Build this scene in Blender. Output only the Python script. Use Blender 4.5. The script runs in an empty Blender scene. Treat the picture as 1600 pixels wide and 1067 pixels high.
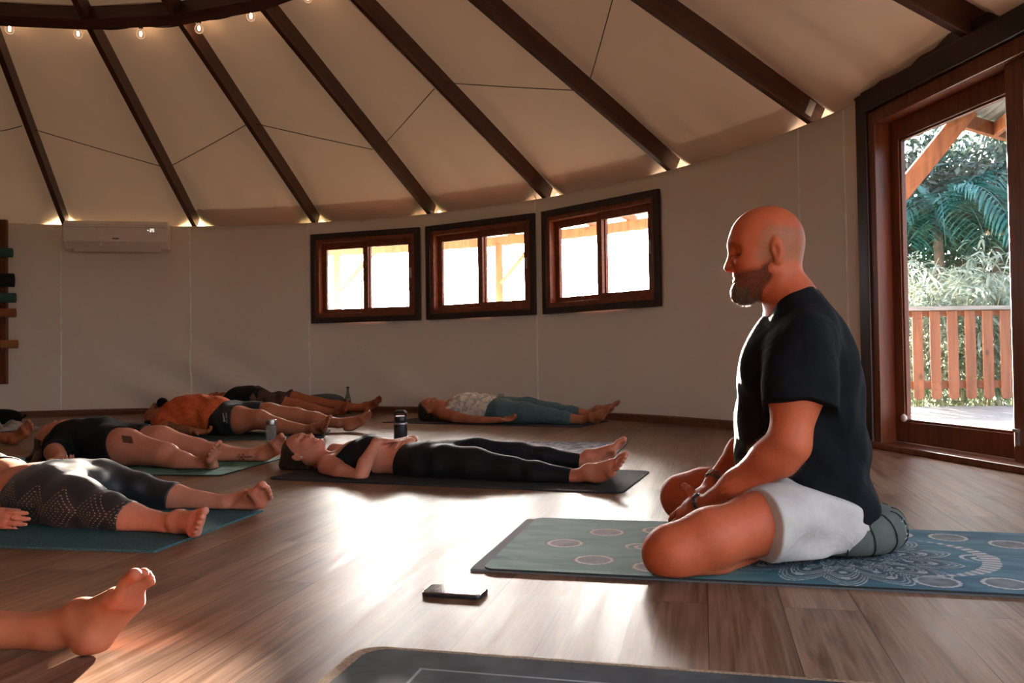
import bpy, math, random
import numpy as np
from mathutils import Vector, Matrix

S = bpy.context.scene
COL = S.collection
random.seed(7)
RNG = np.random.default_rng(7)

# ------------------------------------------------------------------ camera
CAM_H = 0.57
FOC, PITCH, ROLL = 1291.18, 0.0215, -0.0139          # pixels of a 1600 px wide frame, radians
cr, sr, cp, sp = math.cos(ROLL), math.sin(ROLL), math.cos(PITCH), math.sin(PITCH)
RIGHT = np.array([cr, -sp * sr, cp * sr])
UP = np.array([-sr, -sp * cr, cp * cr])
FWD = np.array([0.0, cp, sp])
EYE = np.array([0.0, 0.0, CAM_H])
cam_data = bpy.data.cameras.new('camera')
cam = bpy.data.objects.new('camera', cam_data)
COL.objects.link(cam)
cam.matrix_world = Matrix(((RIGHT[0], UP[0], -FWD[0], EYE[0]), (RIGHT[1], UP[1], -FWD[1], EYE[1]),
                           (RIGHT[2], UP[2], -FWD[2], EYE[2]), (0, 0, 0, 1)))
cam_data.sensor_fit = 'HORIZONTAL'
cam_data.sensor_width = 36.0
cam_data.lens = 36.0 * FOC / 1600.0
cam_data.clip_start = 0.02
cam_data.clip_end = 300
S.camera = cam

# ------------------------------------------------------------------ sky, sun, exposure
S.view_settings.view_transform = 'Standard'
S.view_settings.look = 'None'
S.view_settings.gamma = 1.0
S.view_settings.use_curve_mapping = False
S.view_settings.exposure = 0.36
SUN = np.array([0.016, 1.0, 0.1575]); SUN /= np.linalg.norm(SUN)
SUN_E, SKY_SUN, SKY_BASE = 150.0, 88.0, 3.4

def build_world():
    w = bpy.data.worlds.new('sky'); S.world = w; w.use_nodes = True
    nt = w.node_tree; nt.nodes.clear()
    out = nt.nodes.new('ShaderNodeOutputWorld'); bg = nt.nodes.new('ShaderNodeBackground')
    tc = nt.nodes.new('ShaderNodeTexCoord')
    dot = nt.nodes.new('ShaderNodeVectorMath'); dot.operation = 'DOT_PRODUCT'
    dot.inputs[1].default_value = tuple(SUN)
    nt.links.new(tc.outputs['Generated'], dot.inputs[0])
    mr = nt.nodes.new('ShaderNodeMapRange'); mr.inputs['From Min'].default_value = 0.84; mr.inputs['From Max'].default_value = 1.0
    mr.interpolation_type = 'SMOOTHSTEP'
    nt.links.new(dot.outputs['Value'], mr.inputs['Value'])
    sep = nt.nodes.new('ShaderNodeSeparateXYZ'); nt.links.new(tc.outputs['Generated'], sep.inputs[0])
    el = nt.nodes.new('ShaderNodeMapRange'); el.inputs['From Min'].default_value = 0.0; el.inputs['From Max'].default_value = 0.55
    nt.links.new(sep.outputs['Z'], el.inputs['Value'])
    base = nt.nodes.new('ShaderNodeMix'); base.data_type = 'RGBA'
    nt.links.new(el.outputs['Result'], base.inputs[0])
    base.inputs[6].default_value = (0.86, 0.93, 1.0, 1); base.inputs[7].default_value = (0.55, 0.72, 1.0, 1)
    s1 = nt.nodes.new('ShaderNodeVectorMath'); s1.operation = 'SCALE'; s1.inputs['Scale'].default_value = SKY_BASE
    nt.links.new(base.outputs[2], s1.inputs[0])
    s2 = nt.nodes.new('ShaderNodeVectorMath'); s2.operation = 'SCALE'
    s2.inputs[0].default_value = (1.0, 0.93, 0.84)
    mm = nt.nodes.new('ShaderNodeMath'); mm.operation = 'MULTIPLY'; mm.inputs[1].default_value = SKY_SUN
    nt.links.new(mr.outputs['Result'], mm.inputs[0]); nt.links.new(mm.outputs[0], s2.inputs['Scale'])
    add = nt.nodes.new('ShaderNodeVectorMath'); add.operation = 'ADD'
    nt.links.new(s1.outputs[0], add.inputs[0]); nt.links.new(s2.outputs[0], add.inputs[1])
    nt.links.new(add.outputs[0], bg.inputs['Color'])
    nt.links.new(bg.outputs[0], out.inputs[0])
    w.cycles.sampling_method = 'MANUAL'; w.cycles.sample_map_resolution = 512
build_world()

sl = bpy.data.lights.new('sun', 'SUN'); sl.energy = SUN_E; sl.color = (1.0, 0.88, 0.74); sl.angle = math.radians(0.9)
sun = bpy.data.objects.new('sun', sl); COL.objects.link(sun)
sun.rotation_euler = Vector(tuple(-SUN)).to_track_quat('-Z', 'Y').to_euler()
sun.location = (0, 30, 6)
cy = S.cycles
cy.use_denoising = True
cy.max_bounces = 9; cy.diffuse_bounces = 5; cy.glossy_bounces = 4; cy.transmission_bounces = 6; cy.transparent_max_bounces = 10
cy.sample_clamp_indirect = 6.0
cy.caustics_reflective = False; cy.caustics_refractive = False

# ------------------------------------------------------------------ measuring
def ray(px, py):
    d = FWD + RIGHT * ((px - 800.0) / FOC) + UP * (-(py - 533.5) / FOC)
    return d
def floor_at(px, py, z=0.0):
    d = ray(px, py); return EYE + d * ((z - CAM_H) / d[2])
def at_depth(px, py, y):
    d = ray(px, py); return EYE + d * (y / d[1])
def on_plane(px, py, o, n):
    d = ray(px, py); return EYE + d * (np.dot(np.asarray(o, float) - EYE, n) / np.dot(d, n))
def unit(v):
    v = np.asarray(v, float); return v / (np.linalg.norm(v) + 1e-12)

YC = np.array([-3.48, 3.702]); YR = 5.90; WALL_H = 2.172; APEX_Z = 5.147
SLOPE = (APEX_Z - WALL_H) / YR
def yurt(deg, r, z):
    a = math.radians(deg); return np.array([YC[0] + r * math.cos(a), YC[1] + r * math.sin(a), z])
def on_wall(px, py, r=YR):
    d = ray(px, py); a = d[0]**2 + d[1]**2; b = -2 * (d[0] * YC[0] + d[1] * YC[1]); c = YC @ YC - r * r
    t = (-b + math.sqrt(b * b - 4 * a * c)) / 2 / a; p = EYE + d * t
    return p, math.degrees(math.atan2(p[1] - YC[1], p[0] - YC[0]))
def on_roof(px, py, dz=0.0):
    # lower edge surface of the rafters: z = APEX - SLOPE * r
    d = ray(px, py); lo, hi = 0.3, 14.0
    def g(t):
        p = EYE + d * t; return p[2] - (APEX_Z + dz - SLOPE * math.hypot(p[0] - YC[0], p[1] - YC[1]))
    for t in np.linspace(0.3, 14, 400):
        if g(t) > 0: hi = t; break
        lo = t
    for _ in range(40):
        m = (lo + hi) / 2
        if g(m) > 0: hi = m
        else: lo = m
    return EYE + d * hi

# ------------------------------------------------------------------ objects
def tag(o, label=None, cat=None, group=None, kind=None):
    if label: o['label'] = label
    if cat: o['category'] = cat
    if group: o['group'] = group
    if kind: o['kind'] = kind
    return o
def empty(name, loc, label=None, cat=None, group=None, kind=None):
    o = bpy.data.objects.new(name, None); COL.objects.link(o); o.location = tuple(loc); o.empty_display_size = 0.1
    return tag(o, label, cat, group, kind)
def origin_of(o):
    v = np.zeros(3)
    while o is not None: v = v + np.array(o.location); o = o.parent
    return v
def link_mesh(name, V, Fc, mat, parent=None, smooth=False, loc=None):
    """V in world coordinates; the object's own origin goes to its parent's, or to loc / the base centre."""
    V = np.asarray(V, float)
    if parent is None and loc is None:
        loc = np.array([(V[:, 0].min() + V[:, 0].max()) / 2, (V[:, 1].min() + V[:, 1].max()) / 2, V[:, 2].min()])
    base = origin_of(parent) if parent is not None else np.asarray(loc, float)
    me = bpy.data.meshes.new(name)
    me.from_pydata((V - base).tolist(), [], [list(f) for f in Fc])
    me.validate(); me.update()
    if mat is not None: me.materials.append(mat)
    if smooth: me.polygons.foreach_set('use_smooth', np.ones(len(me.polygons), bool))
    o = bpy.data.objects.new(name, me); COL.objects.link(o)
    if parent is not None: o.parent = parent
    else: o.location = tuple(loc)
    return o
def bevel(o, w=0.004, seg=2):
    m = o.modifiers.new('bevel', 'BEVEL'); m.width = w; m.segments = seg; m.limit_method = 'ANGLE'; m.angle_limit = math.radians(40)
    m.harden_normals = False
    return o

class MB:
    def __init__(s): s.V = []; s.F = []
    def add(s, V, Fc):
        n = len(s.V); s.V += [tuple(map(float, v)) for v in V]; s.F += [tuple(i + n for i in f) for f in Fc]; return s
    def box(s, c, ax, half):
        """box about c, ax = three unit axes, half = three half sizes"""
        c = np.asarray(c, float); ax = [np.asarray(a, float) for a in ax]
        V = [c + sx * half[0] * ax[0] + sy * half[1] * ax[1] + sz * half[2] * ax[2] for sx in (-1, 1) for sy in (-1, 1) for sz in (-1, 1)]
        Fc = [(0, 1, 3, 2), (4, 6, 7, 5), (0, 4, 5, 1), (2, 3, 7, 6), (0, 2, 6, 4), (1, 5, 7, 3)]
        return s.add(V, Fc)
    def bar(s, a, b, w, d, up=(0, 0, 1)):
        """square bar from a to b: w across, d along up"""
        a = np.asarray(a, float); b = np.asarray(b, float); x = unit(b - a); y = unit(np.cross(up, x)); z = np.cross(x, y)
        return s.box((a + b) / 2, (x, y, z), (np.linalg.norm(b - a) / 2, w / 2, d / 2))
    def tube(s, pts, r, seg=8, closed=False):
        pts = [np.asarray(p, float) for p in pts]; n = len(pts); V = []; Fc = []
        rr = r if hasattr(r, '__len__') else [r] * n
        up = np.array([0, 0, 1.0])
        for i, p in enumerate(pts):
            if closed: t = unit(pts[(i + 1) % n] - pts[i - 1])
            else: t = unit(pts[min(i + 1, n - 1)] - pts[max(i - 1, 0)])
            u = np.cross(t, up)
            if np.linalg.norm(u) < 0.05: u = np.cross(t, np.array([0, 1.0, 0]))
            u = unit(u); v = np.cross(u, t)
            for k in range(seg):
                a = 2 * math.pi * k / seg; V.append(p + rr[i] * (math.cos(a) * u + math.sin(a) * v))
        m = n if closed else n - 1
        for i in range(m):
            for k in range(seg):
                a = i * seg + k; b = i * seg + (k + 1) % seg; j = (i + 1) % n
                Fc.append((a, b, j * seg + (k + 1) % seg, j * seg + k))
        if not closed:
            Fc.append(tuple(range(seg))[::-1]); Fc.append(tuple((n - 1) * seg + k for k in range(seg)))
        return s.add(V, Fc)
    def lathe(s, c, prof, seg=24, ax=((1, 0, 0), (0, 1, 0), (0, 0, 1))):
        """prof = [(radius, height)] about axis ax[2] through c"""
        c = np.asarray(c, float); x, y, z = [np.asarray(a, float) for a in ax]; V = []; Fc = []; n = len(prof)
        for (r, hh) in prof:
            for k in range(seg):
                a = 2 * math.pi * k / seg; V.append(c + z * hh + r * (math.cos(a) * x + math.sin(a) * y))
        for i in range(n - 1):
            for k in range(seg):
                Fc.append((i * seg + k, i * seg + (k + 1) % seg, (i + 1) * seg + (k + 1) % seg, (i + 1) * seg + k))
        Fc.append(tuple(range(seg))[::-1]); Fc.append(tuple((n - 1) * seg + k for k in range(seg)))
        return s.add(V, Fc)
    def prism(s, poly, off):
        """polygon (3D points) extruded by vector off"""
        P = [np.asarray(p, float) for p in poly]; n = len(P); off = np.asarray(off, float)
        V = P + [p + off for p in P]
        Fc = [tuple(range(n))[::-1], tuple(range(n, 2 * n))] + [(i, (i + 1) % n, n + (i + 1) % n, n + i) for i in range(n)]
        return s.add(V, Fc)
    def build(s, name, mat, parent=None, smooth=False, loc=None):
        return link_mesh(name, s.V, s.F, mat, parent, smooth, loc)

# ------------------------------------------------------------------ materials
class NT:
    """small helper that writes node trees"""
    def __init__(s, name):
        s.m = bpy.data.materials.new(name); s.m.use_nodes = True; s.t = s.m.node_tree
        s.b = s.t.nodes['Principled BSDF']; s.out = s.t.nodes['Material Output']
    def n(s, kind, **kw):
        x = s.t.nodes.new(kind)
        for k, v in kw.items(): setattr(x, k, v)
        return x
    def l(s, a, b): s.t.links.new(a, b)
    def setb(s, **kw):
        for k, v in kw.items(): s.b.inputs[k.replace('_', ' ')].default_value = v
        return s
    def coords(s, scale=(1, 1, 1), rot=(0, 0, 0), loc=(0, 0, 0), src='Object'):
        tc = s.n('ShaderNodeTexCoord'); mp = s.n('ShaderNodeMapping')
        mp.inputs['Scale'].default_value = scale; mp.inputs['Rotation'].default_value = rot; mp.inputs['Location'].default_value = loc
        s.l(tc.outputs[src], mp.inputs[0]); return mp.outputs[0]
    def noise(s, vec, scale=5, detail=4, rough=0.5, dist=0.0):
        x = s.n('ShaderNodeTexNoise'); x.inputs['Scale'].default_value = scale; x.inputs['Detail'].default_value = detail
        x.inputs['Roughness'].default_value = rough; x.inputs['Distortion'].default_value = dist
        if vec is not None: s.l(vec, x.inputs['Vector'])
        return x.outputs['Fac']
    def ramp(s, fac, stops):
        x = s.n('ShaderNodeValToRGB'); cr_ = x.color_ramp
        while len(cr_.elements) < len(stops): cr_.elements.new(0.5)
        for e, (p, c) in zip(cr_.elements, stops): e.position = p; e.color = (*c, 1) if len(c) == 3 else c
        s.l(fac, x.inputs[0]); return x.outputs[0]
    def math(s, op, a, b=None, c=None):
        x = s.n('ShaderNodeMath', operation=op)
        for i, v in enumerate((a, b, c)):
            if v is None: continue
            if isinstance(v, (int, float)): x.inputs[i].default_value = v
            else: s.l(v, x.inputs[i])
        return x.outputs[0]
    def mix(s, fac, a, b, mode='MIX'):
        x = s.n('ShaderNodeMix', data_type='RGBA', blend_type=mode)
        for i, v in ((0, fac), (6, a), (7, b)):
            if isinstance(v, (int, float)): x.inputs[i].default_value = v
            elif isinstance(v, tuple): x.inputs[i].default_value = (*v, 1) if len(v) == 3 else v
            else: s.l(v, x.inputs[i])
        return x.outputs[2]
    def bump(s, hgt, strength=0.3, dist=0.01, prev=None):
        x = s.n('ShaderNodeBump'); x.inputs['Strength'].default_value = strength; x.inputs['Distance'].default_value = dist
        s.l(hgt, x.inputs['Height'])
        if prev is not None: s.l(prev, x.inputs['Normal'])
        s.l(x.outputs[0], s.b.inputs['Normal']); return x.outputs[0]
    def color(s, c): s.l(c, s.b.inputs['Base Color'])

def simple(name, col, rough=0.5, metal=0.0, spec=0.5, var=0.12, scale=12, bump=0.0, bscale=60, stretch=(1, 1, 1)):
    t = NT(name); v = t.coords(stretch); f = t.noise(v, scale, 3)
    lo = tuple(c * (1 - var) for c in col); hi = tuple(min(1, c * (1 + var)) for c in col)
    t.color(t.ramp(f, [(0.3, lo), (0.7, hi)]))
    t.setb(Roughness=rough, Metallic=metal); t.b.inputs['Specular IOR Level'].default_value = spec
    if bump: t.bump(t.noise(v, bscale, 3), bump, 0.004)
    return t.m

def wood(name, dark, light, axis=2, rough=0.45, grain=26, knots=False):
    t = NT(name); sc = [grain, grain, grain]; sc[axis] = 1.6
    v = t.coords(tuple(sc)); f = t.noise(v, 1.0, 5, 0.6, 0.6)
    c = t.ramp(f, [(0.3, dark), (0.62, light)])
    if knots:
        k = t.n('ShaderNodeTexVoronoi'); k.inputs['Scale'].default_value = 5.0
        sk = [1, 1, 1]; sk[axis] = 0.5; t.l(t.coords(tuple(sk)), k.inputs['Vector'])
        kk = t.ramp(k.outputs['Distance'], [(0.05, (0.35, 0.35, 0.35)), (0.13, (1, 1, 1))]); c = t.mix(1.0, c, kk, 'MULTIPLY')
    t.color(c); t.setb(Roughness=rough); t.bump(f, 0.25, 0.003)
    return t.m

def glass_pane(name, tint=(1, 1, 1), refl=0.14):
    t = NT(name); t.t.nodes.remove(t.b)
    tr = t.n('ShaderNodeBsdfTransparent'); tr.inputs[0].default_value = (*tint, 1)
    gl = t.n('ShaderNodeBsdfGlossy'); gl.inputs['Roughness'].default_value = 0.03; gl.inputs['Color'].default_value = (0.9, 0.95, 1, 1)
    fr = t.n('ShaderNodeFresnel'); fr.inputs['IOR'].default_value = 1.3
    mx = t.n('ShaderNodeMixShader'); t.l(t.math('MULTIPLY', fr.outputs[0], refl), mx.inputs[0]); t.l(tr.outputs[0], mx.inputs[1]); t.l(gl.outputs[0], mx.inputs[2])
    t.l(mx.outputs[0], t.out.inputs[0]); return t.m

def emitter(name, col, strength):
    t = NT(name); t.setb(Base_Color=(*col, 1)); t.b.inputs['Emission Color'].default_value = (*col, 1); t.b.inputs['Emission Strength'].default_value = strength
    return t.m

def fabric(name, col, weave=900, var=0.15, rough=0.9, fold=0.0, foldscale=9, sheen=0.1, big=(0.0, 6)):
    t = NT(name); v = t.coords()
    f = t.noise(v, 40, 3); lo = tuple(c * (1 - var) for c in col); hi = tuple(min(1, c * (1 + var)) for c in col)
    t.color(t.ramp(f, [(0.3, lo), (0.7, hi)]))
    t.setb(Roughness=rough); t.b.inputs['Specular IOR Level'].default_value = 0.16; t.b.inputs['Sheen Weight'].default_value = sheen * .2
    p = t.bump(t.noise(v, weave, 2), 0.15, 0.002)
    if fold: t.bump(t.noise(v, foldscale, 3, 0.5, 1.2), fold, 0.02, p)
    return t.m

M = {}
M['dark_trim'] = wood('dark_trim', (0.012, 0.006, 0.005), (0.03, 0.014, 0.011), 2, 0.4)
M['door_wood'] = wood('red_door_wood', (0.075, 0.016, 0.005), (0.165, 0.042, 0.012), 2, 0.38)
M['sash_wood'] = wood('red_sash_wood', (0.10, 0.024, 0.009), (0.20, 0.055, 0.019), 0, 0.42)
M['rafter'] = wood('rafter_wood', (0.030, 0.009, 0.005), (0.080, 0.025, 0.012), 0, 0.45)
M['orange_wood'] = wood('orange_wood', (0.13, 0.045, 0.018), (0.26, 0.095, 0.040), 2, 0.55, 22, True)
M['glass'] = glass_pane('window_glass')
M['black_plastic'] = simple('black_plastic', (0.012, 0.012, 0.013), 0.35, var=0.05)
M['metal'] = simple('brushed_metal', (0.45, 0.45, 0.46), 0.3, 1.0)
M['white_plastic'] = simple('white_plastic', (0.86, 0.80, 0.73), 0.4, var=0.04)
# ================================================================== SETTING
def mat_floor():
    t = NT('laminate_planks'); ang = math.atan2(0.974, 0.225)
    v = t.coords((1, 1, 1), (0, 0, -ang))                     # x runs along the planks
    br = t.n('ShaderNodeTexBrick'); br.offset = 0.37; br.offset_frequency = 2
    br.inputs['Color1'].default_value = (0.0, 0, 0, 1); br.inputs['Color2'].default_value = (1, 1, 1, 1); br.inputs['Mortar'].default_value = (0.5, 0.5, 0.5, 1)
    br.inputs['Scale'].default_value = 1.0; br.inputs['Brick Width'].default_value = 1.21; br.inputs['Row Height'].default_value = 0.165
    br.inputs['Mortar Size'].default_value = 0.0011; br.inputs['Mortar Smooth'].default_value = 0.1; br.inputs['Bias'].default_value = 0.0
    t.l(v, br.inputs['Vector'])
    rnd = br.outputs['Color']
    # each plank samples its own stretch of grain
    off = t.n('ShaderNodeVectorMath', operation='MULTIPLY'); off.inputs[1].default_value = (13.0, 7.0, 3.0); t.l(rnd, off.inputs[0])
    ad = t.n('ShaderNodeVectorMath', operation='ADD'); t.l(v, ad.inputs[0]); t.l(off.outputs[0], ad.inputs[1])
    mp = t.n('ShaderNodeMapping'); mp.inputs['Scale'].default_value = (1.0, 13.0, 1.0); t.l(ad.outputs[0], mp.inputs[0])
    g1 = t.noise(mp.outputs[0], 1.6, 6, 0.62, 1.4)
    mp2 = t.n('ShaderNodeMapping'); mp2.inputs['Scale'].default_value = (2.2, 130.0, 1.0); t.l(ad.outputs[0], mp2.inputs[0])
    g2 = t.noise(mp2.outputs[0], 1.0, 4, 0.6, 0.5)
    col = t.ramp(g1, [(0.28, (0.085, 0.040, 0.021)), (0.45, (0.19, 0.097, 0.055)), (0.6, (0.27, 0.15, 0.09)), (0.75, (0.20, 0.105, 0.06))])
    fine = t.ramp(g2, [(0.3, (0.62, 0.60, 0.58)), (0.6, (1.05, 1.05, 1.05))])
    col = t.mix(0.85, col, fine, 'MULTIPLY')
    tone = t.ramp(rnd, [(0.0, (0.72, 0.70, 0.68)), (1.0, (1.15, 1.15, 1.16))])
    col = t.mix(1.0, col, tone, 'MULTIPLY')
    seam = t.ramp(br.outputs['Fac'], [(0.0, (1, 1, 1)), (1.0, (0.25, 0.2, 0.18))])
    col = t.mix(1.0, col, seam, 'MULTIPLY')
    t.color(col)
    r = t.math('ADD', t.math('MULTIPLY', g1, 0.22), t.math('MULTIPLY', g2, 0.14))
    t.l(t.math('ADD', r, 0.19), t.b.inputs['Roughness'])
    mp3 = t.n('ShaderNodeMapping'); mp3.inputs['Scale'].default_value = (0.55, 9.0, 1.0); t.l(ad.outputs[0], mp3.inputs[0])
    st = t.noise(mp3.outputs[0], 1.5, 5, 0.62, 0.7)
    sm = t.n('ShaderNodeMapRange'); sm.inputs['From Min'].default_value = .34; sm.inputs['From Max'].default_value = .66; sm.inputs['To Min'].default_value = .05; sm.inputs['To Max'].default_value = .21; t.l(st, sm.inputs['Value'])
    t.l(t.math('MULTIPLY', sm.outputs[0], t.math('ADD', t.math('MULTIPLY', g2, .8), .5)), t.b.inputs['Specular IOR Level'])
    h = t.math('SUBTRACT', t.math('ADD', t.math('MULTIPLY', g2, 0.5), t.math('MULTIPLY', g1, 0.4)), t.math('MULTIPLY', br.outputs['Fac'], 0.8))
    t.bump(h, 0.22, 0.0016)
    return t.m

def mat_canvas(name, col, glow=0.0):
    t = NT(name); v = t.coords()
    f = t.noise(v, 1.3, 3); f2 = t.noise(v, 240, 2)
    t.color(t.ramp(f, [(0.3, tuple(c * 0.94 for c in col)), (0.7, col)]))
    t.setb(Roughness=0.85); t.b.inputs['Specular IOR Level'].default_value = 0.2
    p = t.bump(f2, 0.08, 0.002); t.bump(t.noise(v, 2.2, 3, 0.5, 1.5), 0.25, 0.03, p)
    return t.m
M['floor'] = mat_floor()
M['wall'] = mat_canvas('wall_canvas', (0.83, 0.76, 0.65))
M['roof'] = mat_canvas('roof_canvas', (0.84, 0.66, 0.50))
def thin_cloth(m, share, col):
    """a thin cloth lets a little daylight through"""
    nt = m.node_tree; b = nt.nodes['Principled BSDF']; o = nt.nodes['Material Output']; tr = nt.nodes.new('ShaderNodeBsdfTranslucent'); tr.inputs[0].default_value = (*col, 1)
    mx = nt.nodes.new('ShaderNodeMixShader'); mx.inputs[0].default_value = share; nt.links.new(b.outputs[0], mx.inputs[1]); nt.links.new(tr.outputs[0], mx.inputs[2]); nt.links.new(mx.outputs[0], o.inputs[0])
thin_cloth(M['roof'], 0.0019, (1.0, 0.74, 0.50))
M['seam'] = simple('seam_tape', (0.95, 0.90, 0.82), 0.5)
M['baseboard'] = wood('baseboard_wood', (0.09, 0.035, 0.017), (0.16, 0.065, 0.032), 0, 0.45)

# floor: the disc inside the wall
fb = MB(); fb.lathe((YC[0], YC[1], -0.06), [(YR + 0.03, 0.0), (YR + 0.03, 0.06)], 96)
flo = link_mesh('floor', fb.V, fb.F, M['floor'], None, False, (0, 0, 0)); tag(flo, 'brown wood-grain plank floor of the round tent', 'floor', kind='structure')

# wall: canvas cylinder with window and door openings
WIN = [(489, 656, 363, 501), (669, 837, 345, 496), (851, 1032, 315, 485)]
win_ang = []
for (x0, x1, yt, yb) in WIN:
    win_ang.append((on_wall(x1, (yt + yb) / 2)[1], on_wall(x0, (yt + yb) / 2)[1]))
WIN_Z = (1.022, 2.022)
DOOR_A1, DOOR_A0 = 14.5, -8.8                               # door opening at the right
def folds(a, z):
    """soft diagonal drags near the foot of the canvas, real relief"""
    k = max(0.0, 1 - z / 1.0)
    d = 0.0
    if a > 60:
        d += 0.045 * k * math.sin((a * 0.30 - z * 5.0) * 2.1) * (0.5 + 0.5 * math.sin(a * 0.21 + 1.0)) * min(1, (a - 60) / 15)
    d += 0.010 * k * k * math.sin(a * 0.83 + 2.2 * math.sin(z * 3)) + 0.005 * math.sin(a * 0.31 + z * 1.2)
    return d
def wall_part(name, a0, a1, label, holes):
    step = 0.75
    A = list(np.arange(a0, a1, step)) + [a1]
    for h in holes: A += [h[0], h[1]]
    A = sorted(set(round(x, 4) for x in A)); A = [x for i, x in enumerate(A) if i == 0 or x - A[i - 1] > 0.02 or any(abs(x - q) < 1e-3 for h in holes for q in h[:2])]
    Z = sorted(set([round(z, 4) for z in np.linspace(0, WALL_H, 30)] + [h[2] for h in holes] + [h[3] for h in holes]))
    V = []; Fc = []; idx = {}
    for t_ in (0, 1):
        for i, a in enumerate(A):
            for j, z in enumerate(Z):
                near = min([abs(a - q) for h in holes for q in h[:2]] + [9.0])
                k = 0.0 if any(h[0] - 0.3 < a < h[1] + 0.3 and h[2] - .04 < z < h[3] + .04 for h in holes) else 1.0
                r = YR + (0.035 if t_ else 0.0) - folds(a, z) * k * (1 if not t_ else 0)
                idx[t_, i, j] = len(V); V.append(yurt(a, r, z))
    def solid(i, j):
        if not (0 <= i < len(A) - 1 and 0 <= j < len(Z) - 1): return False
        a = (A[i] + A[i + 1]) / 2; z = (Z[j] + Z[j + 1]) / 2
        return not any(h[0] < a < h[1] and h[2] < z < h[3] for h in holes)
    for i in range(len(A) - 1):
        for j in range(len(Z) - 1):
            if not solid(i, j): continue
            q = [(i, j), (i + 1, j), (i + 1, j + 1), (i, j + 1)]
            Fc.append(tuple(idx[0, a, b] for a, b in q)); Fc.append(tuple(idx[1, a, b] for a, b in q[::-1]))
            for k, (di, dj) in enumerate(((0, -1), (1, 0), (0, 1), (-1, 0))):
                if not solid(i + di, j + dj):
                    p, r_ = q[k], q[(k + 1) % 4]
                    Fc.append((idx[0, p[0], p[1]], idx[1, p[0], p[1]], idx[1, r_[0], r_[1]], idx[0, r_[0], r_[1]]))
    o = link_mesh(name, V, Fc, M['wall'], None, True, (YC[0], YC[1], 0)); tag(o, label, 'wall', kind='structure')
    return o
hl = [(a0, a1, WIN_Z[0], WIN_Z[1]) for (a0, a1) in win_ang]
wb = wall_part('wall_back', DOOR_A1, 180, 'curved cream canvas wall with three small windows', hl)
# behind the camera: unseen opening added to let in sky as fill light
BACK_OPEN = [(-48.0, -19.0, 0.0, 2.06)]
wf = wall_part('wall_front', -180, DOOR_A0, 'curved canvas wall with an added fill-light opening behind the camera', BACK_OPEN)

# seams of the wall panels
for k, px in enumerate((95, 297, 487, 838, 1253, 1325)):
    pa, a = on_wall(px, 450); mb = MB(); pts = []
    if k == 3: zr = (0.06, WALL_H - .01)
    else: zr = (0.06, WALL_H - .01)
    if k in (2,): a = win_ang[0][1] + 0.5
    for z in np.linspace(zr[0], zr[1], 24):
        pts.append(yurt(a, YR - folds(a, z) - 0.003, z))
    ra = math.radians(a); tang = np.array([-math.sin(ra), math.cos(ra), 0]); rad = np.array([math.cos(ra), math.sin(ra), 0])
    V = []; Fc = []
    for p in pts:
        V += [p - tang * 0.011, p - rad * 0.004, p + tang * 0.011]
    for i in range(len(pts) - 1):
        for q in (0, 1): Fc.append((i * 3 + q, i * 3 + q + 1, i * 3 + q + 4, i * 3 + q + 3))
    link_mesh('seam_strip', V, Fc, M['seam'], wb, True)

# baseboard
def base_arc(name, a0, a1, label):
    V = []; Fc = []; n = int((a1 - a0) / 1.5)
    for i in range(n + 1):
        a = a0 + (a1 - a0) * i / n
        for (r, z) in ((YR - 0.03, 0.0), (YR - 0.03, 0.055), (YR - 0.018, 0.066), (YR + 0.005, 0.066), (YR + 0.005, 0.0)): V.append(yurt(a, r, z))
    for i in range(n):
        for k in range(5): Fc.append((i * 5 + k, i * 5 + (k + 1) % 5, (i + 1) * 5 + (k + 1) % 5, (i + 1) * 5 + k))
    Fc.append((0, 1, 2, 3, 4)); Fc.append(tuple(n * 5 + k for k in range(5))[::-1])
    o = link_mesh(name, V, Fc, M['baseboard'], None, False, (YC[0], YC[1], 0)); tag(o, label, 'baseboard', kind='structure')
base_arc('baseboard_back', DOOR_A1, 170, 'low brown baseboard along the foot of the canvas wall')

# ---- roof: rafters, collar, canvas
RA = [134.2, 119.7, 105.77, 92.02, 78.1, 63.97, 49.67, 34.76, 19.6, 5.0]
RW, RD = 0.052, 0.165
RAF_LABEL = ['dark timber rafter in the dim top left corner', 'dark timber rafter running down to the mat rack at the far left', 'dark timber rafter ending at the left end of the air conditioner',
             'dark timber rafter ending just right of the air conditioner', 'dark timber rafter ending above the left window', 'dark timber rafter ending between the left and middle windows',
             'dark timber rafter with a pale cord, ending between the middle and right windows', 'dark timber rafter ending just right of the right window',
             'dark timber rafter with a metal bracket at its foot near the glass door', 'short dark timber rafter above the glass door']
def rafter_pt(deg, r, up=0.0): 
    return yurt(deg, r, APEX_Z - SLOPE * r + up)
RING_R = float(np.mean([math.hypot(*(on_roof(px, py)[:2] - YC)) for px, py in ((60, 43), (130, 46), (220, 45), (290, 42), (400, 25))]))
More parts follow.
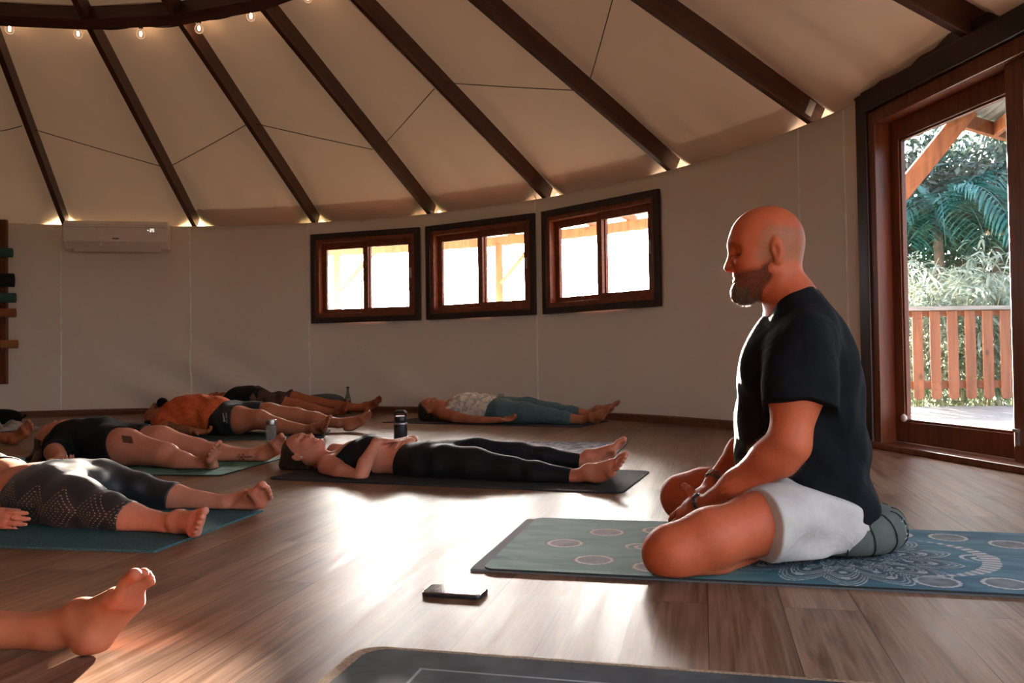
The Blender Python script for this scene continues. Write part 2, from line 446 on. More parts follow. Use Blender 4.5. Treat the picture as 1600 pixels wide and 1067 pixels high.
for k, a in enumerate(RA):
    mb = MB(); p0 = rafter_pt(a, YR + 0.05); p1 = rafter_pt(a, 0.45)
    d = unit(p1 - p0); side = unit(np.cross(d, (0, 0, 1))); nrm = np.cross(side, d)
    mb.box((p0 + p1) / 2 + nrm * RD / 2, (d, side, nrm), (np.linalg.norm(p1 - p0) / 2, RW / 2, RD / 2))
    # local x along the timber so the grain runs with it
    o = mb.build('ceiling_beam', M['rafter'], None, False, p0); bevel(o, 0.005)
    # texture frame: rotate mesh into beam axes
    R = Matrix((tuple(d), tuple(side), tuple(nrm))).transposed().to_4x4()
    o.data.transform(R.inverted()); o.matrix_world = Matrix.Translation(tuple(p0)) @ R
    tag(o, RAF_LABEL[k], 'rafter', 'rafters of the tent roof', 'structure')
    if k == 8:
        pb = rafter_pt(a, YR - 0.05) + nrm * 0.08
        br_ = MB(); br_.box(pb - side * (RW / 2 + 0.002), (d, side, nrm), (0.028, 0.003, 0.055))
        br_.box(pb + side * (RW / 2 + 0.002), (d, side, nrm), (0.028, 0.003, 0.055)); 
        bo = br_.build('rafter_bracket', M['metal']); tag(bo, 'perforated steel bracket at the foot of the rafter by the glass door', 'bracket')
# collar: short straight timbers between neighbouring rafters
cb = MB()
allA = RA + [-10, -25, -40, -55, -70, -85, -100, -115, -130, -145, -160, -175, 163, 148.5]
allA = sorted(allA)
for i in range(len(allA)):
    a, b = allA[i], allA[(i + 1) % len(allA)]
    p, q = rafter_pt(a, RING_R, 0.0), rafter_pt(b, RING_R, 0.0)
    d = unit(q - p); mid = (p + q) / 2; rad = unit(np.array([mid[0] - YC[0], mid[1] - YC[1], 0])); nrm = unit(np.array([rad[0] * SLOPE, rad[1] * SLOPE, 1.0]))
    inn = np.cross(d, nrm)
    cb.box(mid + nrm * RD * .5 - np.array([rad[0], rad[1], -SLOPE]) * 0.055, (d, inn, nrm), (np.linalg.norm(q - p) / 2 - 0.02, 0.055, RD / 2))
co = cb.build('ceiling_ring', M['rafter'], None, False, (YC[0], YC[1], 3.4)); tag(co, 'dark timber collar ring joining the rafters, hung with light bulbs', 'collar ring', kind='structure')
# canvas: a cone on top of the rafters, sagging between them
def roof_canvas():
    V = []; Fc = []; A = []
    for i in range(len(allA)):
        a, b = allA[i], allA[(i + 1) % len(allA)]
        if b < a: b += 360
        for k in range(12): A.append((a + (b - a) * k / 12, k / 12, i))
    Rr = list(np.linspace(0.0, 4.4, 12)) + list(np.linspace(4.6, YR + 0.22, 16))
    nA = len(A)
    for r in Rr:
        for (a, u, i) in A:
            w = 4 * u * (1 - u)
            e = max(0.0, (r - 4.3) / (YR - 4.3))
            w2 = min(1.0, w * 2.1); sag = w * 0.03 + w2 * 0.158 * e ** 2.6 if r <= YR else (w * 0.03 + w2 * 0.158)
            sag += 0.018 * e * w * math.sin(a * 1.7 + r * 6) + 0.010 * e * e * math.sin(u * 20 + i * 2.1) * w
            z = APEX_Z - SLOPE * r + RD / math.cos(math.atan(SLOPE)) + 0.004 - sag
            V.append(yurt(a, r, z))
    for j in range(len(Rr) - 1):
        for i in range(nA):
            Fc.append((j * nA + i, j * nA + (i + 1) % nA, (j + 1) * nA + (i + 1) % nA, (j + 1) * nA + i))
    o = link_mesh('ceiling', V, Fc, M['roof'], None, True, (YC[0], YC[1], WALL_H)); tag(o, 'pale conical canvas roof sagging between dark rafters', 'ceiling', kind='structure')
roof_canvas()

# bracing cables zigzag between the rafters
M['cable'] = simple('dark_cable', (0.03, 0.022, 0.018), 0.5)
M['pale_cord'] = simple('pale_cord', (0.55, 0.45, 0.36), 0.6)
CAB = [((0, 205), (33, 197), 'thin dark bracing cable at the left edge of the roof'), ((62, 205), (245, 258), 'thin dark bracing cable above the air conditioner'),
       ((273, 256), (381, 197), 'thin dark bracing cable rising from the rafter beside the air conditioner'), ((407, 195), (575, 232), 'thin dark bracing cable high above the left window'),
       ((600, 226), (679, 138), 'thin dark bracing cable rising above the gap of left and middle windows'), ((705, 130), (895, 141), 'thin dark bracing cable high above the right window'),
       ((921, 128), (957, 0), 'thin dark bracing cable rising to the top edge of the picture')]
for (p, q, lab) in CAB:
    a, b = on_roof(*p, dz=0.10), on_roof(*q, dz=0.10); e_ = (b - a) * .05; a = a - e_; b = b + e_
    mb = MB(); mb.tube([a, (a + b) / 2 - np.array([0, 0, .004]), b], 0.004, 6); o = mb.build('bracing_cable', M['cable'], None, True); tag(o, lab, 'cable', 'roof bracing cables', 'structure')
a = RA[6]; ra = math.radians(a)
sidev = np.array([math.sin(ra), -math.cos(ra), 0]) 
pts = [rafter_pt(a, r, 0.03) - sidev * (-0.0) + np.array([0, 0, -0.036]) for r in np.linspace(2.3, YR - 0.25, 12)]
pts = [p - sidev * 0.012 for p in pts] + [rafter_pt(a, YR - 0.16, -0.02) - sidev * .02, rafter_pt(a, YR - 0.08, -0.10) - sidev * .03 + np.array([0, 0, .03])]
mb = MB(); mb.tube(pts, 0.0045, 6); o = mb.build('lighting_cord', M['pale_cord'], None, True); tag(o, 'pale cord stapled along the underside of a rafter above the middle windows', 'cord')

# ---- windows
def window(n, a0, a1, label):
    """a0 is the right edge seen from inside, a1 the left edge"""
    r = YR * math.cos(math.radians((a1 - a0) / 2)) - 0.0
    pl = yurt(a1, YR, 0); pr = yurt(a0, YR, 0); x = unit(pr - pl); z = np.array([0, 0, 1.0]); y = np.cross(z, x)   # y points outwards? fix below
    mid = (pl + pr) / 2; out = unit(np.array([mid[0] - YC[0], mid[1] - YC[1], 0])); y = out
    W = np.linalg.norm(pr - pl); z0, z1 = WIN_Z; H = z1 - z0; c0 = mid + np.array([0, 0, z0]) 
    bulge = YR - r
    root = empty('window_%d' % n, c0, label, 'window', kind='structure')
    def P(u, v, d): return c0 + x * u + z * v + y * d           # u across from the middle, v up, d outwards
    def rect(mb, u0, u1, v0, v1, t, d0, d1):                   # hollow frame of width t (left,right,bottom,top)
        tl, tr, tb, tt = t
        for (a, b, c, e) in ((u0, u0 + tl, v0, v1), (u1 - tr, u1, v0, v1), (u0 + tl, u1 - tr, v0, v0 + tb), (u0 + tl, u1 - tr, v1 - tt, v1)):
            mb.box(P((a + b) / 2, (c + e) / 2, (d0 + d1) / 2), (x, z, y), ((b - a) / 2, (e - c) / 2, (d1 - d0) / 2))
    mb = MB(); rect(mb, -W / 2 - .01, W / 2 + .01, -.01, H + .01, (.062, .062, .062, .062), -0.035, 0.03); bevel(mb.build('casing', M['dark_trim'], root), 0.004)
    mb = MB(); rect(mb, -W / 2 + .045, W / 2 - .045, .045, H - .045, (.045, .045, .05, .05), -0.02, 0.14); bevel(mb.build('frame', M['sash_wood'], root), 0.003)
    # two sliding sashes, the right one nearer the room
    for k, (u0, u1, d0) in enumerate(((-W / 2 + .085, 0.035, 0.06), (-0.035, W / 2 - .085, 0.015))):
        mb = MB(); rect(mb, u0, u1, .09, H - .09, (.060, .060, .060, .075), d0, d0 + 0.04)
        s = bevel(mb.build('sash', M['sash_wood'], root), 0.003)
        mb = MB(); mb.box(P((u0 + u1) / 2, H / 2, d0 + 0.02), (x, z, y), ((u1 - u0) / 2 - .055, H / 2 - .15, 0.003)); mb.build('pane', M['glass'], s)
        if k == 1:
            mb = MB(); uu = u1 - 0.033
            prof = []
            for q in range(16):
                an = 2 * math.pi * q / 16; prof.append(P(uu + 0.014 * math.cos(an), H * .52 + (0.045 if math.sin(an) > 0 else -0.045) + 0.014 * math.sin(an), d0 - 0.001))
            mb.prism(prof, -y * 0.006); mb.box(P(uu, H * .50, d0 - .010), (x, z, y), (.006, .018, .005)); mb.build('latch', M['metal'], s)
    return root
WL = ['left of the three red-framed sliding windows, above the glass bottle', 'middle of the three red-framed sliding windows, lit by the low sun', 'right of the three red-framed sliding windows, beside the seated man']
for n, ((a0, a1), lab) in enumerate(zip(win_ang, WL)): window(n + 1, a0, a1, lab)

# ---- glass door on the right
DA = on_wall(1351, 696)[0]; DA[2] = 0
DD = unit(np.array([0.160, -0.987, 0.0])); DN = np.array([-DD[1], DD[0], 0.0]); DN = DN if DN[0] > 0 else -DN    # DN outwards (+x)
def door_hit(px, py, d=0.0):
    p = on_plane(px, py, DA + DN * d, DN); return float(np.dot(p - DA, DD)), float(p[2])
def DP(u, v, d): return DA + DD * u + np.array([0, 0, v]) + DN * d
def dbox(mb, u0, u1, v0, v1, d0, d1):
    mb.box(DP((u0 + u1) / 2, (v0 + v1) / 2, (d0 + d1) / 2), (DD, (0, 0, 1), DN), ((u1 - u0) / 2, (v1 - v0) / 2, (d1 - d0) / 2)); return mb
DTOP = 2.165
door = empty('door_1', DA, 'red timber framed glass door opening onto the deck', 'door', kind='structure')
DW = 2.45
mb = MB(); dbox(mb, .025, .135, 0, DTOP + .03, -.03, .05); dbox(mb, .115, DW, DTOP - .10, DTOP + .03, -.05, .05); dbox(mb, DW, DW + .12, 0, DTOP + .03, -.05, .05)
bevel(mb.build('casing', M['dark_trim'], door), .006)
mb = MB(); dbox(mb, .135, .20, .03, DTOP - .10, -.015, .15); dbox(mb, .20, DW, DTOP - .185, DTOP - .10, -.02, .15); dbox(mb, .085, DW, 0, .035, -.07, .17)
bevel(mb.build('frame', M['door_wood'], door), .005)
def leaf(u0, u1, d0, stl, strr, name='door_leaf'):
    mb = MB(); t = .045; v0, v1 = .04, DTOP - .185
    dbox(mb, u0, u0 + stl, v0, v1, d0, d0 + t); dbox(mb, u1 - strr, u1, v0, v1, d0, d0 + t)
    dbox(mb, u0 + stl, u1 - strr, v0, v0 + .125, d0, d0 + t); dbox(mb, u0 + stl, u1 - strr, v1 - .115, v1, d0, d0 + t)
    # glazing beads
    for (a, b, c, e) in ((u0 + stl, u0 + stl + .014, v0 + .125, v1 - .115), (u1 - strr - .014, u1 - strr, v0 + .125, v1 - .115), (u0 + stl, u1 - strr, v1 - .129, v1 - .115), (u0 + stl, u1 - strr, v0 + .125, v0 + .139)):
        dbox(mb, a, b, c, e, d0 + .008, d0 + t - .008)
    lf = bevel(mb.build(name, M['door_wood'], door), .004)
    mb = MB(); dbox(mb, u0 + stl, u1 - strr, v0 + .125, v1 - .115, d0 + .018, d0 + .026); mb.build('pane', M['glass'], lf)
    return lf
l1 = leaf(.20, 1.335, .085, .085, .115)
l2 = leaf(1.225, 2.45, .02, .115, .10)
# chipped patch at the corner of the first leaf, and a small bolt on the second
mb = MB(); mb.lathe(DP(.283, .185, .083), [(.0, -.012), (.020, -.010), (.026, 0.0), (.018, .010), (.0, .012)], 10, (DD, (0, 0, 1), DN)); o = mb.build('corner_pad', M['white_plastic'], l1, True)
mb = MB(); dbox(mb, 1.245, 1.262, .12, .20, .008, .02); dbox(mb, 1.243, 1.264, .185, .20, -.004, .02); mb.build('bolt', M['metal'], l2)
# a strip of canvas over the door head keeps the wall closed
mb = MB(); dbox(mb, .0, DW + .1, DTOP + .02, DTOP + .10, -.02, .06); o = mb.build('trim_1', M['dark_trim']); tag(o, 'dark timber head trim above the glass door', 'trim', kind='structure')
# ================================================================== OUTSIDE
M['deck'] = wood('weathered_deck', (0.17, 0.16, 0.15), (0.30, 0.29, 0.275), 0, 0.6, 18)
M['sheet'] = simple('grey_roof_sheet', (0.16, 0.18, 0.18), 0.5, var=0.2, scale=3)
M['ground'] = simple('leafy_ground', (0.035, 0.045, 0.022), 1.0, spec=0.0, var=0.5, scale=5)
def leaf_mat(name, c0, c1, trans=0.45):
    t = NT(name); t.t.nodes.remove(t.b)
    v = t.coords(); f = t.noise(v, 9, 3); c = t.ramp(f, [(0.35, c0), (0.65, c1)])
    d = t.n('ShaderNodeBsdfDiffuse'); tr = t.n('ShaderNodeBsdfTranslucent'); g = t.n('ShaderNodeBsdfGlossy'); g.inputs['Roughness'].default_value = .35
    m1 = t.n('ShaderNodeMixShader'); m1.inputs[0].default_value = trans; m2 = t.n('ShaderNodeMixShader'); m2.inputs[0].default_value = .06
    t.l(c, d.inputs[0]); t.l(c, tr.inputs[0]); t.l(d.outputs[0], m1.inputs[1]); t.l(tr.outputs[0], m1.inputs[2]); t.l(m1.outputs[0], m2.inputs[1]); t.l(g.outputs[0], m2.inputs[2])
    t.l(m2.outputs[0], t.out.inputs[0]); return t.m
M['bamboo_leaf'] = leaf_mat('bamboo_leaf', (0.17, 0.215, 0.14), (0.42, 0.46, 0.36))
M['palm_leaf'] = leaf_mat('palm_leaf', (0.018, 0.095, 0.082), (0.06, 0.20, 0.165), .3)
M['tree_leaf'] = leaf_mat('tree_leaf', (0.018, 0.036, 0.028), (0.065, 0.105, 0.08), .3)
M['culm'] = simple('bamboo_culm', (0.42, 0.42, 0.26), 0.5)
M['bark'] = simple('grey_bark', (0.10, 0.08, 0.065), 0.9, var=0.3, bump=0.4)

gb = MB(); gb.box((0, 10, -0.45), ((1, 0, 0), (0, 1, 0), (0, 0, 1)), (45, 45, 0.05)); g = link_mesh('ground', gb.V, gb.F, M['ground'], None, False, (0, 0, 0)); tag(g, 'leaf covered garden ground around the deck', 'ground', kind='structure')

# deck: boards side by side, running with the railing, as one floor outside the door
db = MB(); DY0, DY1 = 1.2, 9.35
xs = 0
y = DY0
while y < DY1:
    # each board starts at the yurt wall
    a = math.asin(max(-1, min(1, (y + .06 - YC[1]) / (YR + .06)))); x0 = max(YC[0] + (YR + .06) * math.cos(a), 2.30 if y < 5.3 else 0)
    for (xa, xb) in ((x0 + 0.12, 4.9), (4.904, 8.2)):
        db.box(((xa + xb) / 2, y + .0445, -.045), ((1, 0, 0), (0, 1, 0), (0, 0, 1)), ((xb - xa) / 2, .0435, .014))
    y += .093
dk = db.build('deck', M['deck'], None, False, (4, 5, -.06)); tag(dk, 'sunlit weathered timber deck outside the glass door', 'deck', kind='structure')

# railing
RY = 9.1
def rz(py): return CAM_H + (551.0 - py) / FOC * RY
def rx(px): return (px - 800.0) / FOC * RY + 0.0
rail = empty('deck_railing', (rx(1480), RY, -.03), 'orange-brown picket railing at the far edge of the deck', 'railing')
mb = MB(); mb.bar((rx(1330), RY, rz(481)), (rx(1690), RY, rz(481)), .12, .045); bevel(mb.build('top_rail', M['deck'], rail), .004)
for (py, hh) in ((488, .07), (600, .085)):
    mb = MB(); mb.bar((rx(1330), RY + .035, rz(py)), (rx(1690), RY + .035, rz(py)), .04, hh); bevel(mb.build('rail', M['orange_wood'], rail), .004)
for k in range(-3, 9):
    xc = rx(1433 + 27.4 * k); w = .056; zb, zt = rz(623), rz(485); mb = MB()
    poly = [(xc - w, RY, zt), (xc - w, RY, zb + .03), (xc - w + .028, RY, zb), (xc + w - .028, RY, zb), (xc + w, RY, zb + .03), (xc + w, RY, zt)]
    mb.prism(poly, (0, -.022, 0)); bevel(mb.build('picket', M['orange_wood'], rail), .003)
for px in (1338, 1668):
    mb = MB(); mb.bar((rx(px), RY + .08, -.4), (rx(px), RY + .08, rz(484)), .09, .09, (0, 1, 0)); bevel(mb.build('post', M['orange_wood'], rail), .004)

# porch roof over the deck
porch = empty('porch_roof', (3.2, 7.0, -.03), 'orange timber porch roof with grey corrugated sheets over the deck', 'porch')
def Dp(px, py, y): return at_depth(px, py, y)
b0, b1 = Dp(1404, 306, 7.0), Dp(1508, 178, 7.0)
pz = 2.53; DAx = unit((.65, .45, 0)); DBx = unit((-.20, -.98, 0)); pc_ = np.array([3.72, 7.0, 0])
ext = b0 + (b0 - b1) * .10
mb = MB(); mb.bar(ext, b1 + (b1 - b0) * .06, .15, .055, (0, 1, 0)); bevel(mb.build('brace', M['orange_wood'], porch), .005)
mb = MB(); mb.bar((ext[0] - .03, 7.0, -.4), (ext[0] - .03, 7.0, pz + .02), .10, .10, (0, 1, 0)); bevel(mb.build('post', M['orange_wood'], porch), .005)
def pbeam(name, a, b, w, h_, z0):
    mb = MB(); mb.bar((a[0], a[1], z0 + h_ / 2), (b[0], b[1], z0 + h_ / 2), w, h_); return bevel(mb.build(name, M['orange_wood'], porch), .005)
pbeam('beam', pc_ - DAx * 1.25, pc_ + DAx * 3.0, .055, .125, pz)
for k_ in (-.95, 0.0, .85, 1.7, 2.55):
    q = pc_ + DAx * k_; pbeam('porch_rafter', q + DBx * -.05, q + DBx * (3.6 if k_ > -.5 else 1.2), .05, .125, pz + .002)
V = []; Fc = []; nx, ny = 150, 8
for j in range(ny + 1):
    for i in range(nx + 1):
        q = pc_ + DAx * (-1.05 + 4.1 * i / nx) + DBx * (-.30 + 3.9 * j / ny); q[2] = pz + .15 + .009 * math.sin(i * 1.4); V.append(q)
for j in range(ny):
    for i in range(nx): Fc.append((j * (nx + 1) + i, j * (nx + 1) + i + 1, (j + 1) * (nx + 1) + i + 1, (j + 1) * (nx + 1) + i))
o = link_mesh('roof_sheet', V, Fc, M['sheet'], porch, True); m = o.modifiers.new('t', 'SOLIDIFY'); m.thickness = .004

# verandah outside the three windows
M['veranda_sheet'] = leaf_mat('translucent_sheet', (0.62, 0.60, 0.56), (0.70, 0.68, 0.64), .5)
ver = empty('verandah_roof', yurt(58, 7.15, -.05), 'orange timber verandah edge seen through the three windows', 'verandah')
VZ = 1.955; VA = [26.0, 35.0, 44.5, 53.5, 62.6, 71.5, 81.0, 90.0]; VR = 7.15
for i in range(len(VA) - 1):
    p, q = yurt(VA[i], VR, VZ + .055), yurt(VA[i + 1], VR, VZ + .055); mb = MB(); mb.bar(p + (p - q) * .02, q, .05, .11); bevel(mb.build('beam', M['orange_wood'], ver), .004)
    # scalloped valance board under the sheet edge
    mb = MB(); nseg = 30; poly = []
    pp, qq = yurt(VA[i], VR + .10, VZ + .10), yurt(VA[i + 1], VR + .10, VZ + .10)
    for s_ in range(nseg + 1):
        u = s_ / nseg; c = pp + (qq - pp) * u; poly.append(c + np.array([0, 0, -.075 - .018 * abs(math.sin(u * math.pi * 5))]))
    poly += [qq + np.array([0, 0, .03]), pp + np.array([0, 0, .03])]
    d = unit(qq - pp); nrm = np.cross(d, (0, 0, 1)); mb.prism(poly, nrm * .012); mb.build('valance', M['orange_wood'], ver)
for a in (30, 38, 41.5, 48, 52, 57, 61, 66, 70.5, 75.5, 80, 85):
    p, q = yurt(a, YR + .12, VZ + .36), yurt(a, VR + .12, VZ + .13); mb = MB(); mb.bar(p, q, .045, .09); bevel(mb.build('verandah_rafter', M['orange_wood'], ver), .004)
for px, base in ((690, 694), (872, 876), (500, 503)):
    pass
for a in (43.8, 62.2, 80.2):
    top = yurt(a, VR, VZ); mb = MB(); mb.bar((top[0], top[1], -.4), (top[0], top[1], VZ + .02), .09, .09, (0, 1, 0)); bevel(mb.build('post', M['orange_wood'], ver), .004)
    c = yurt(a - 4.2, VR, VZ + .03); e = yurt(a - 0.2, VR, VZ - .46); mb = MB(); mb.bar(e, c, .045, .07, (0, 1, 0)); bevel(mb.build('brace', M['orange_wood'], ver), .004)
V = []; Fc = []; na = 240
for (r, z) in ((YR + .08, VZ + .42), (VR + .16, VZ + .185)):
    for i in range(na + 1):
        a = 24 + 68 * i / na; V.append(yurt(a, r, z + .008 * math.sin(i * 1.6)))
for i in range(na): Fc.append((i, i + 1, na + 2 + i, na + 1 + i))
o = link_mesh('roof_sheet', V, Fc, M['veranda_sheet'], ver, True); m = o.modifiers.new('t', 'SOLIDIFY'); m.thickness = .003

# ---- planting beyond the deck
def leaf_blade(V, Fc, base, d, nrm, L, w, droop=0.25):
    d = unit(d); s_ = unit(np.cross(d, nrm)); n_ = np.cross(s_, d); k = len(V)
    p1 = base + d * L * .35 - np.array([0, 0, droop * L * .10]); p2 = base + d * L * .72 - np.array([0, 0, droop * L * .42]); p3 = base + d * L - np.array([0, 0, droop * L * .95])
    V += [base, p1 + s_ * w / 2 + n_ * w * .12, p1, p1 - s_ * w / 2 + n_ * w * .12, p2 + s_ * w * .36 + n_ * w * .08, p2, p2 - s_ * w * .36 + n_ * w * .08, p3]
    Fc += [(k, k + 1, k + 2), (k, k + 2, k + 3), (k + 1, k + 4, k + 5, k + 2), (k + 2, k + 5, k + 6, k + 3), (k + 4, k + 7, k + 5), (k + 5, k + 7, k + 6)]
def bamboo(x, y, hgt, nc, nl, label, seed):
    r = np.random.default_rng(seed); root = empty('bamboo_clump', (x, y, -.4), label, 'bamboo', 'bamboo clumps behind the railing')
    cm = MB(); V = []; Fc = []
    for c in range(nc):
        bx, by = x + r.normal(0, .22), y + r.normal(0, .18); lx, ly = r.normal(0, .35), r.normal(0, .25) - .1; hh = hgt * r.uniform(.7, 1.08)
        pts = [np.array([bx + lx * t_**2, by + ly * t_**2, -.4 + (hh + .4) * t_ * (1 - .08 * t_)]) for t_ in np.linspace(0, 1, 9)]
        cm.tube(pts, [.013 - .009 * t_ for t_ in np.linspace(0, 1, 9)], 6)
        for q in range(nl):
            t_ = r.uniform(.12, 1.0) ** .8; i = min(7, int(t_ * 8)); p = pts[i] + (pts[i + 1] - pts[i]) * (t_ * 8 - i)
            a = r.uniform(0, 2 * math.pi); out = np.array([math.cos(a), math.sin(a), 0]); tw = p + out * r.uniform(.03, .38) + np.array([0, 0, r.uniform(-.05, .22)])
            for z_ in range(r.integers(2, 4)):
                b = a + r.normal(0, .7); d = np.array([math.cos(b), math.sin(b), r.normal(.0, .35)])
                leaf_blade(V, Fc, tw, d, np.array([r.normal(0, .35), r.normal(0, .35), 1.0]), r.uniform(.17, .30), r.uniform(.024, .040), r.uniform(.2, .9))
    cm.build('culms', M['culm'], root, True); o = link_mesh('foliage', V, Fc, M['bamboo_leaf'], root, False)
    return root
BL = ['pale bamboo clump seen at the left edge of the door glass', 'pale bamboo clump behind the first two pickets', 'pale bamboo clump behind the last pickets beside the door stile', 'pale bamboo clump seen past the middle of the double door', 'tall pale bamboo clump at the back of the hedge, left of its middle', 'tall pale bamboo clump at the back of the hedge, right of its middle']
for k, (x, y, hh, nc, nl) in enumerate(((4.75, 10.35, 1.5, 7, 66), (5.25, 10.15, 1.55, 7, 70), (5.75, 10.3, 1.65, 7, 70), (6.35, 10.2, 1.7, 7, 60), (5.15, 11.0, 1.95, 7, 64), (6.0, 11.1, 2.0, 7, 64))): bamboo(x, y, hh, nc, nl, BL[k], 40 + k)
def palm(x, y, hgt, nf, fl, label, seed):
    r = np.random.default_rng(seed); root = empty('palm_tree', (x, y, -.4), label, 'palm', 'palms beyond the deck')
    mb = MB(); pts = [np.array([x + .06 * math.sin(t_ * 3), y, -.4 + (hgt + .4) * t_]) for t_ in np.linspace(0, 1, 8)]; mb.tube(pts, [.09, .085, .08, .075, .07, .07, .07, .06], 10); mb.build('trunk', M['bark'], root, True)
    top = pts[-1]
    for f in range(nf):
        a = 2 * math.pi * (f + r.uniform(-.3, .3)) / nf; up_ = r.uniform(.2, 1.1); V = []; Fc = []; st = []
        L = fl * r.uniform(.8, 1.1)
        for t_ in np.linspace(0, 1, 14):
            st.append(top + np.array([math.cos(a), math.sin(a), 0]) * L * t_ * (1 - .15 * t_) + np.array([0, 0, L * (up_ * t_ - (up_ + .45) * t_**2)]))
        mb = MB(); mb.tube(st, [.012 - .009 * t_ for t_ in np.linspace(0, 1, 14)], 5)
        for i in range(2, 14):
            for h_ in (0, .5):
                if i == 13 and h_: continue
                p = st[i] + (st[min(i + 1, 13)] - st[i]) * h_; tg = unit(st[min(i + 1, 13)] - st[i - 1]); sd = unit(np.cross(tg, (0, 0, 1)))
                ll = .42 * math.sin(math.pi * (.12 + .8 * (i + h_) / 14)) * fl
                for sg in (-1, 1): leaf_blade(mb.V, mb.F, p, tg * .55 + sg * sd + np.array([0, 0, .12]), np.array([0, 0, 1.0]), ll, .055, r.uniform(.25, .6))
        mb.build('frond', M['palm_leaf'], root)
    return root
palm(6.5, 12.6, 2.75, 13, 1.6, 'dark teal palm just above the bamboo, in the middle of the door glass', 3)
palm(5.6, 13.4, 3.1, 13, 1.7, 'dark teal palm at the left of the door glass, under the brace', 5)
palm(8.1, 13.8, 3.2, 13, 1.8, 'dark teal palm at the right of the door glass, beside the stile', 9)
def tree(x, y, hgt, rad, n, label, seed):
    r = np.random.default_rng(seed); root = empty('garden_tree', (x, y, -.4), label, 'tree', 'trees at the back of the garden')
    mb = MB(); pts = [np.array([x + .15 * math.sin(t_ * 4 + seed), y, -.4 + (hgt * .8 + .4) * t_]) for t_ in np.linspace(0, 1, 8)]; mb.tube(pts, [.16 - .014 * i for i in range(8)], 9)
    V = []; Fc = []
    cl = [np.array([x, y, hgt * .68]) + r.normal(0, 1, 3) * np.array([rad * .42, rad * .35, hgt * .20]) for _ in range(34)]
    for c in cl:
        i = r.integers(3, 7); mb.tube([pts[i], (pts[i] + c) / 2 + np.array([0, 0, .1]), c], [.035, .022, .008], 5)
        for q in range(n // 34):
            p = c + r.normal(0, 1, 3) * .30; d = unit(r.normal(0, 1, 3)); leaf_blade(V, Fc, p, d, unit(r.normal(0, 1, 3) + np.array([0, 0, 1])), r.uniform(.12, .22), r.uniform(.05, .085), .3)
    mb.build('trunk', M['bark'], root, True); link_mesh('crown', V, Fc, M['tree_leaf'], root)
tree(6.2, 15.5, 4.6, 2.6, 6800, 'dark grey-green tree at the left back of the garden', 11)
tree(8.6, 15.8, 5.0, 2.8, 6800, 'dark grey-green tree behind the middle of the palms', 12)
tree(10.8, 15.0, 4.8, 2.6, 5200, 'dark grey-green tree at the right back of the garden', 13)
tree(8.0, 19.5, 6.6, 3.6, 6000, 'tall dim tree farthest back behind the palms', 14)
tree(11.4, 19.0, 6.2, 3.6, 5200, 'tall dim tree far back at the right of the garden', 15)
# ================================================================== PROPS
XL = unit((0.972, -0.236, 0)); YL = np.array([-XL[1], XL[0], 0.0])        # along / across the mats laid square to the planks

def rounded(cx, cy, L, W, r, n=6):
    P = []
    for (sx, sy, a0) in ((1, 1, 0), (-1, 1, 90), (-1, -1, 180), (1, -1, 270)):
        for k in range(n + 1):
            a = math.radians(a0 + 90 * k / n); P.append((cx + sx * (L / 2 - r) + r * math.cos(a), cy + sy * (W / 2 - r) + r * math.sin(a)))
    return P
def slab(name, c, ax, ay, L, W, t, mat, r=0.02, parent=None, z0=0.0, smooth=False):
    """flat rounded slab lying on height z0; c = centre"""
    c = np.array([c[0], c[1], z0]); P = [c + ax * u + ay * v for (u, v) in rounded(0, 0, L, W, r)]
    mb = MB(); mb.prism(P, (0, 0, t)); return mb.build(name, mat, parent)
def mat_rubber(name, col, var=.15, scale=300, rough=.8):
    t = NT(name); v = t.coords(); f = t.noise(v, scale, 2); t.color(t.ramp(f, [(.35, tuple(c * (1 - var) for c in col)), (.65, tuple(c * (1 + var) for c in col))]))
    t.setb(Roughness=rough); t.b.inputs['Specular IOR Level'].default_value = .2; t.bump(f, .25, .0015); return t.m
def attr_mat(name, rough=.75, spec=.35):
    t = NT(name); a = t.n('ShaderNodeAttribute'); a.attribute_name = 'print'; t.color(a.outputs['Color'])
    t.setb(Roughness=rough); t.b.inputs['Specular IOR Level'].default_value = spec; t.bump(t.noise(t.coords(), 500, 2), .12, .001); return t.m
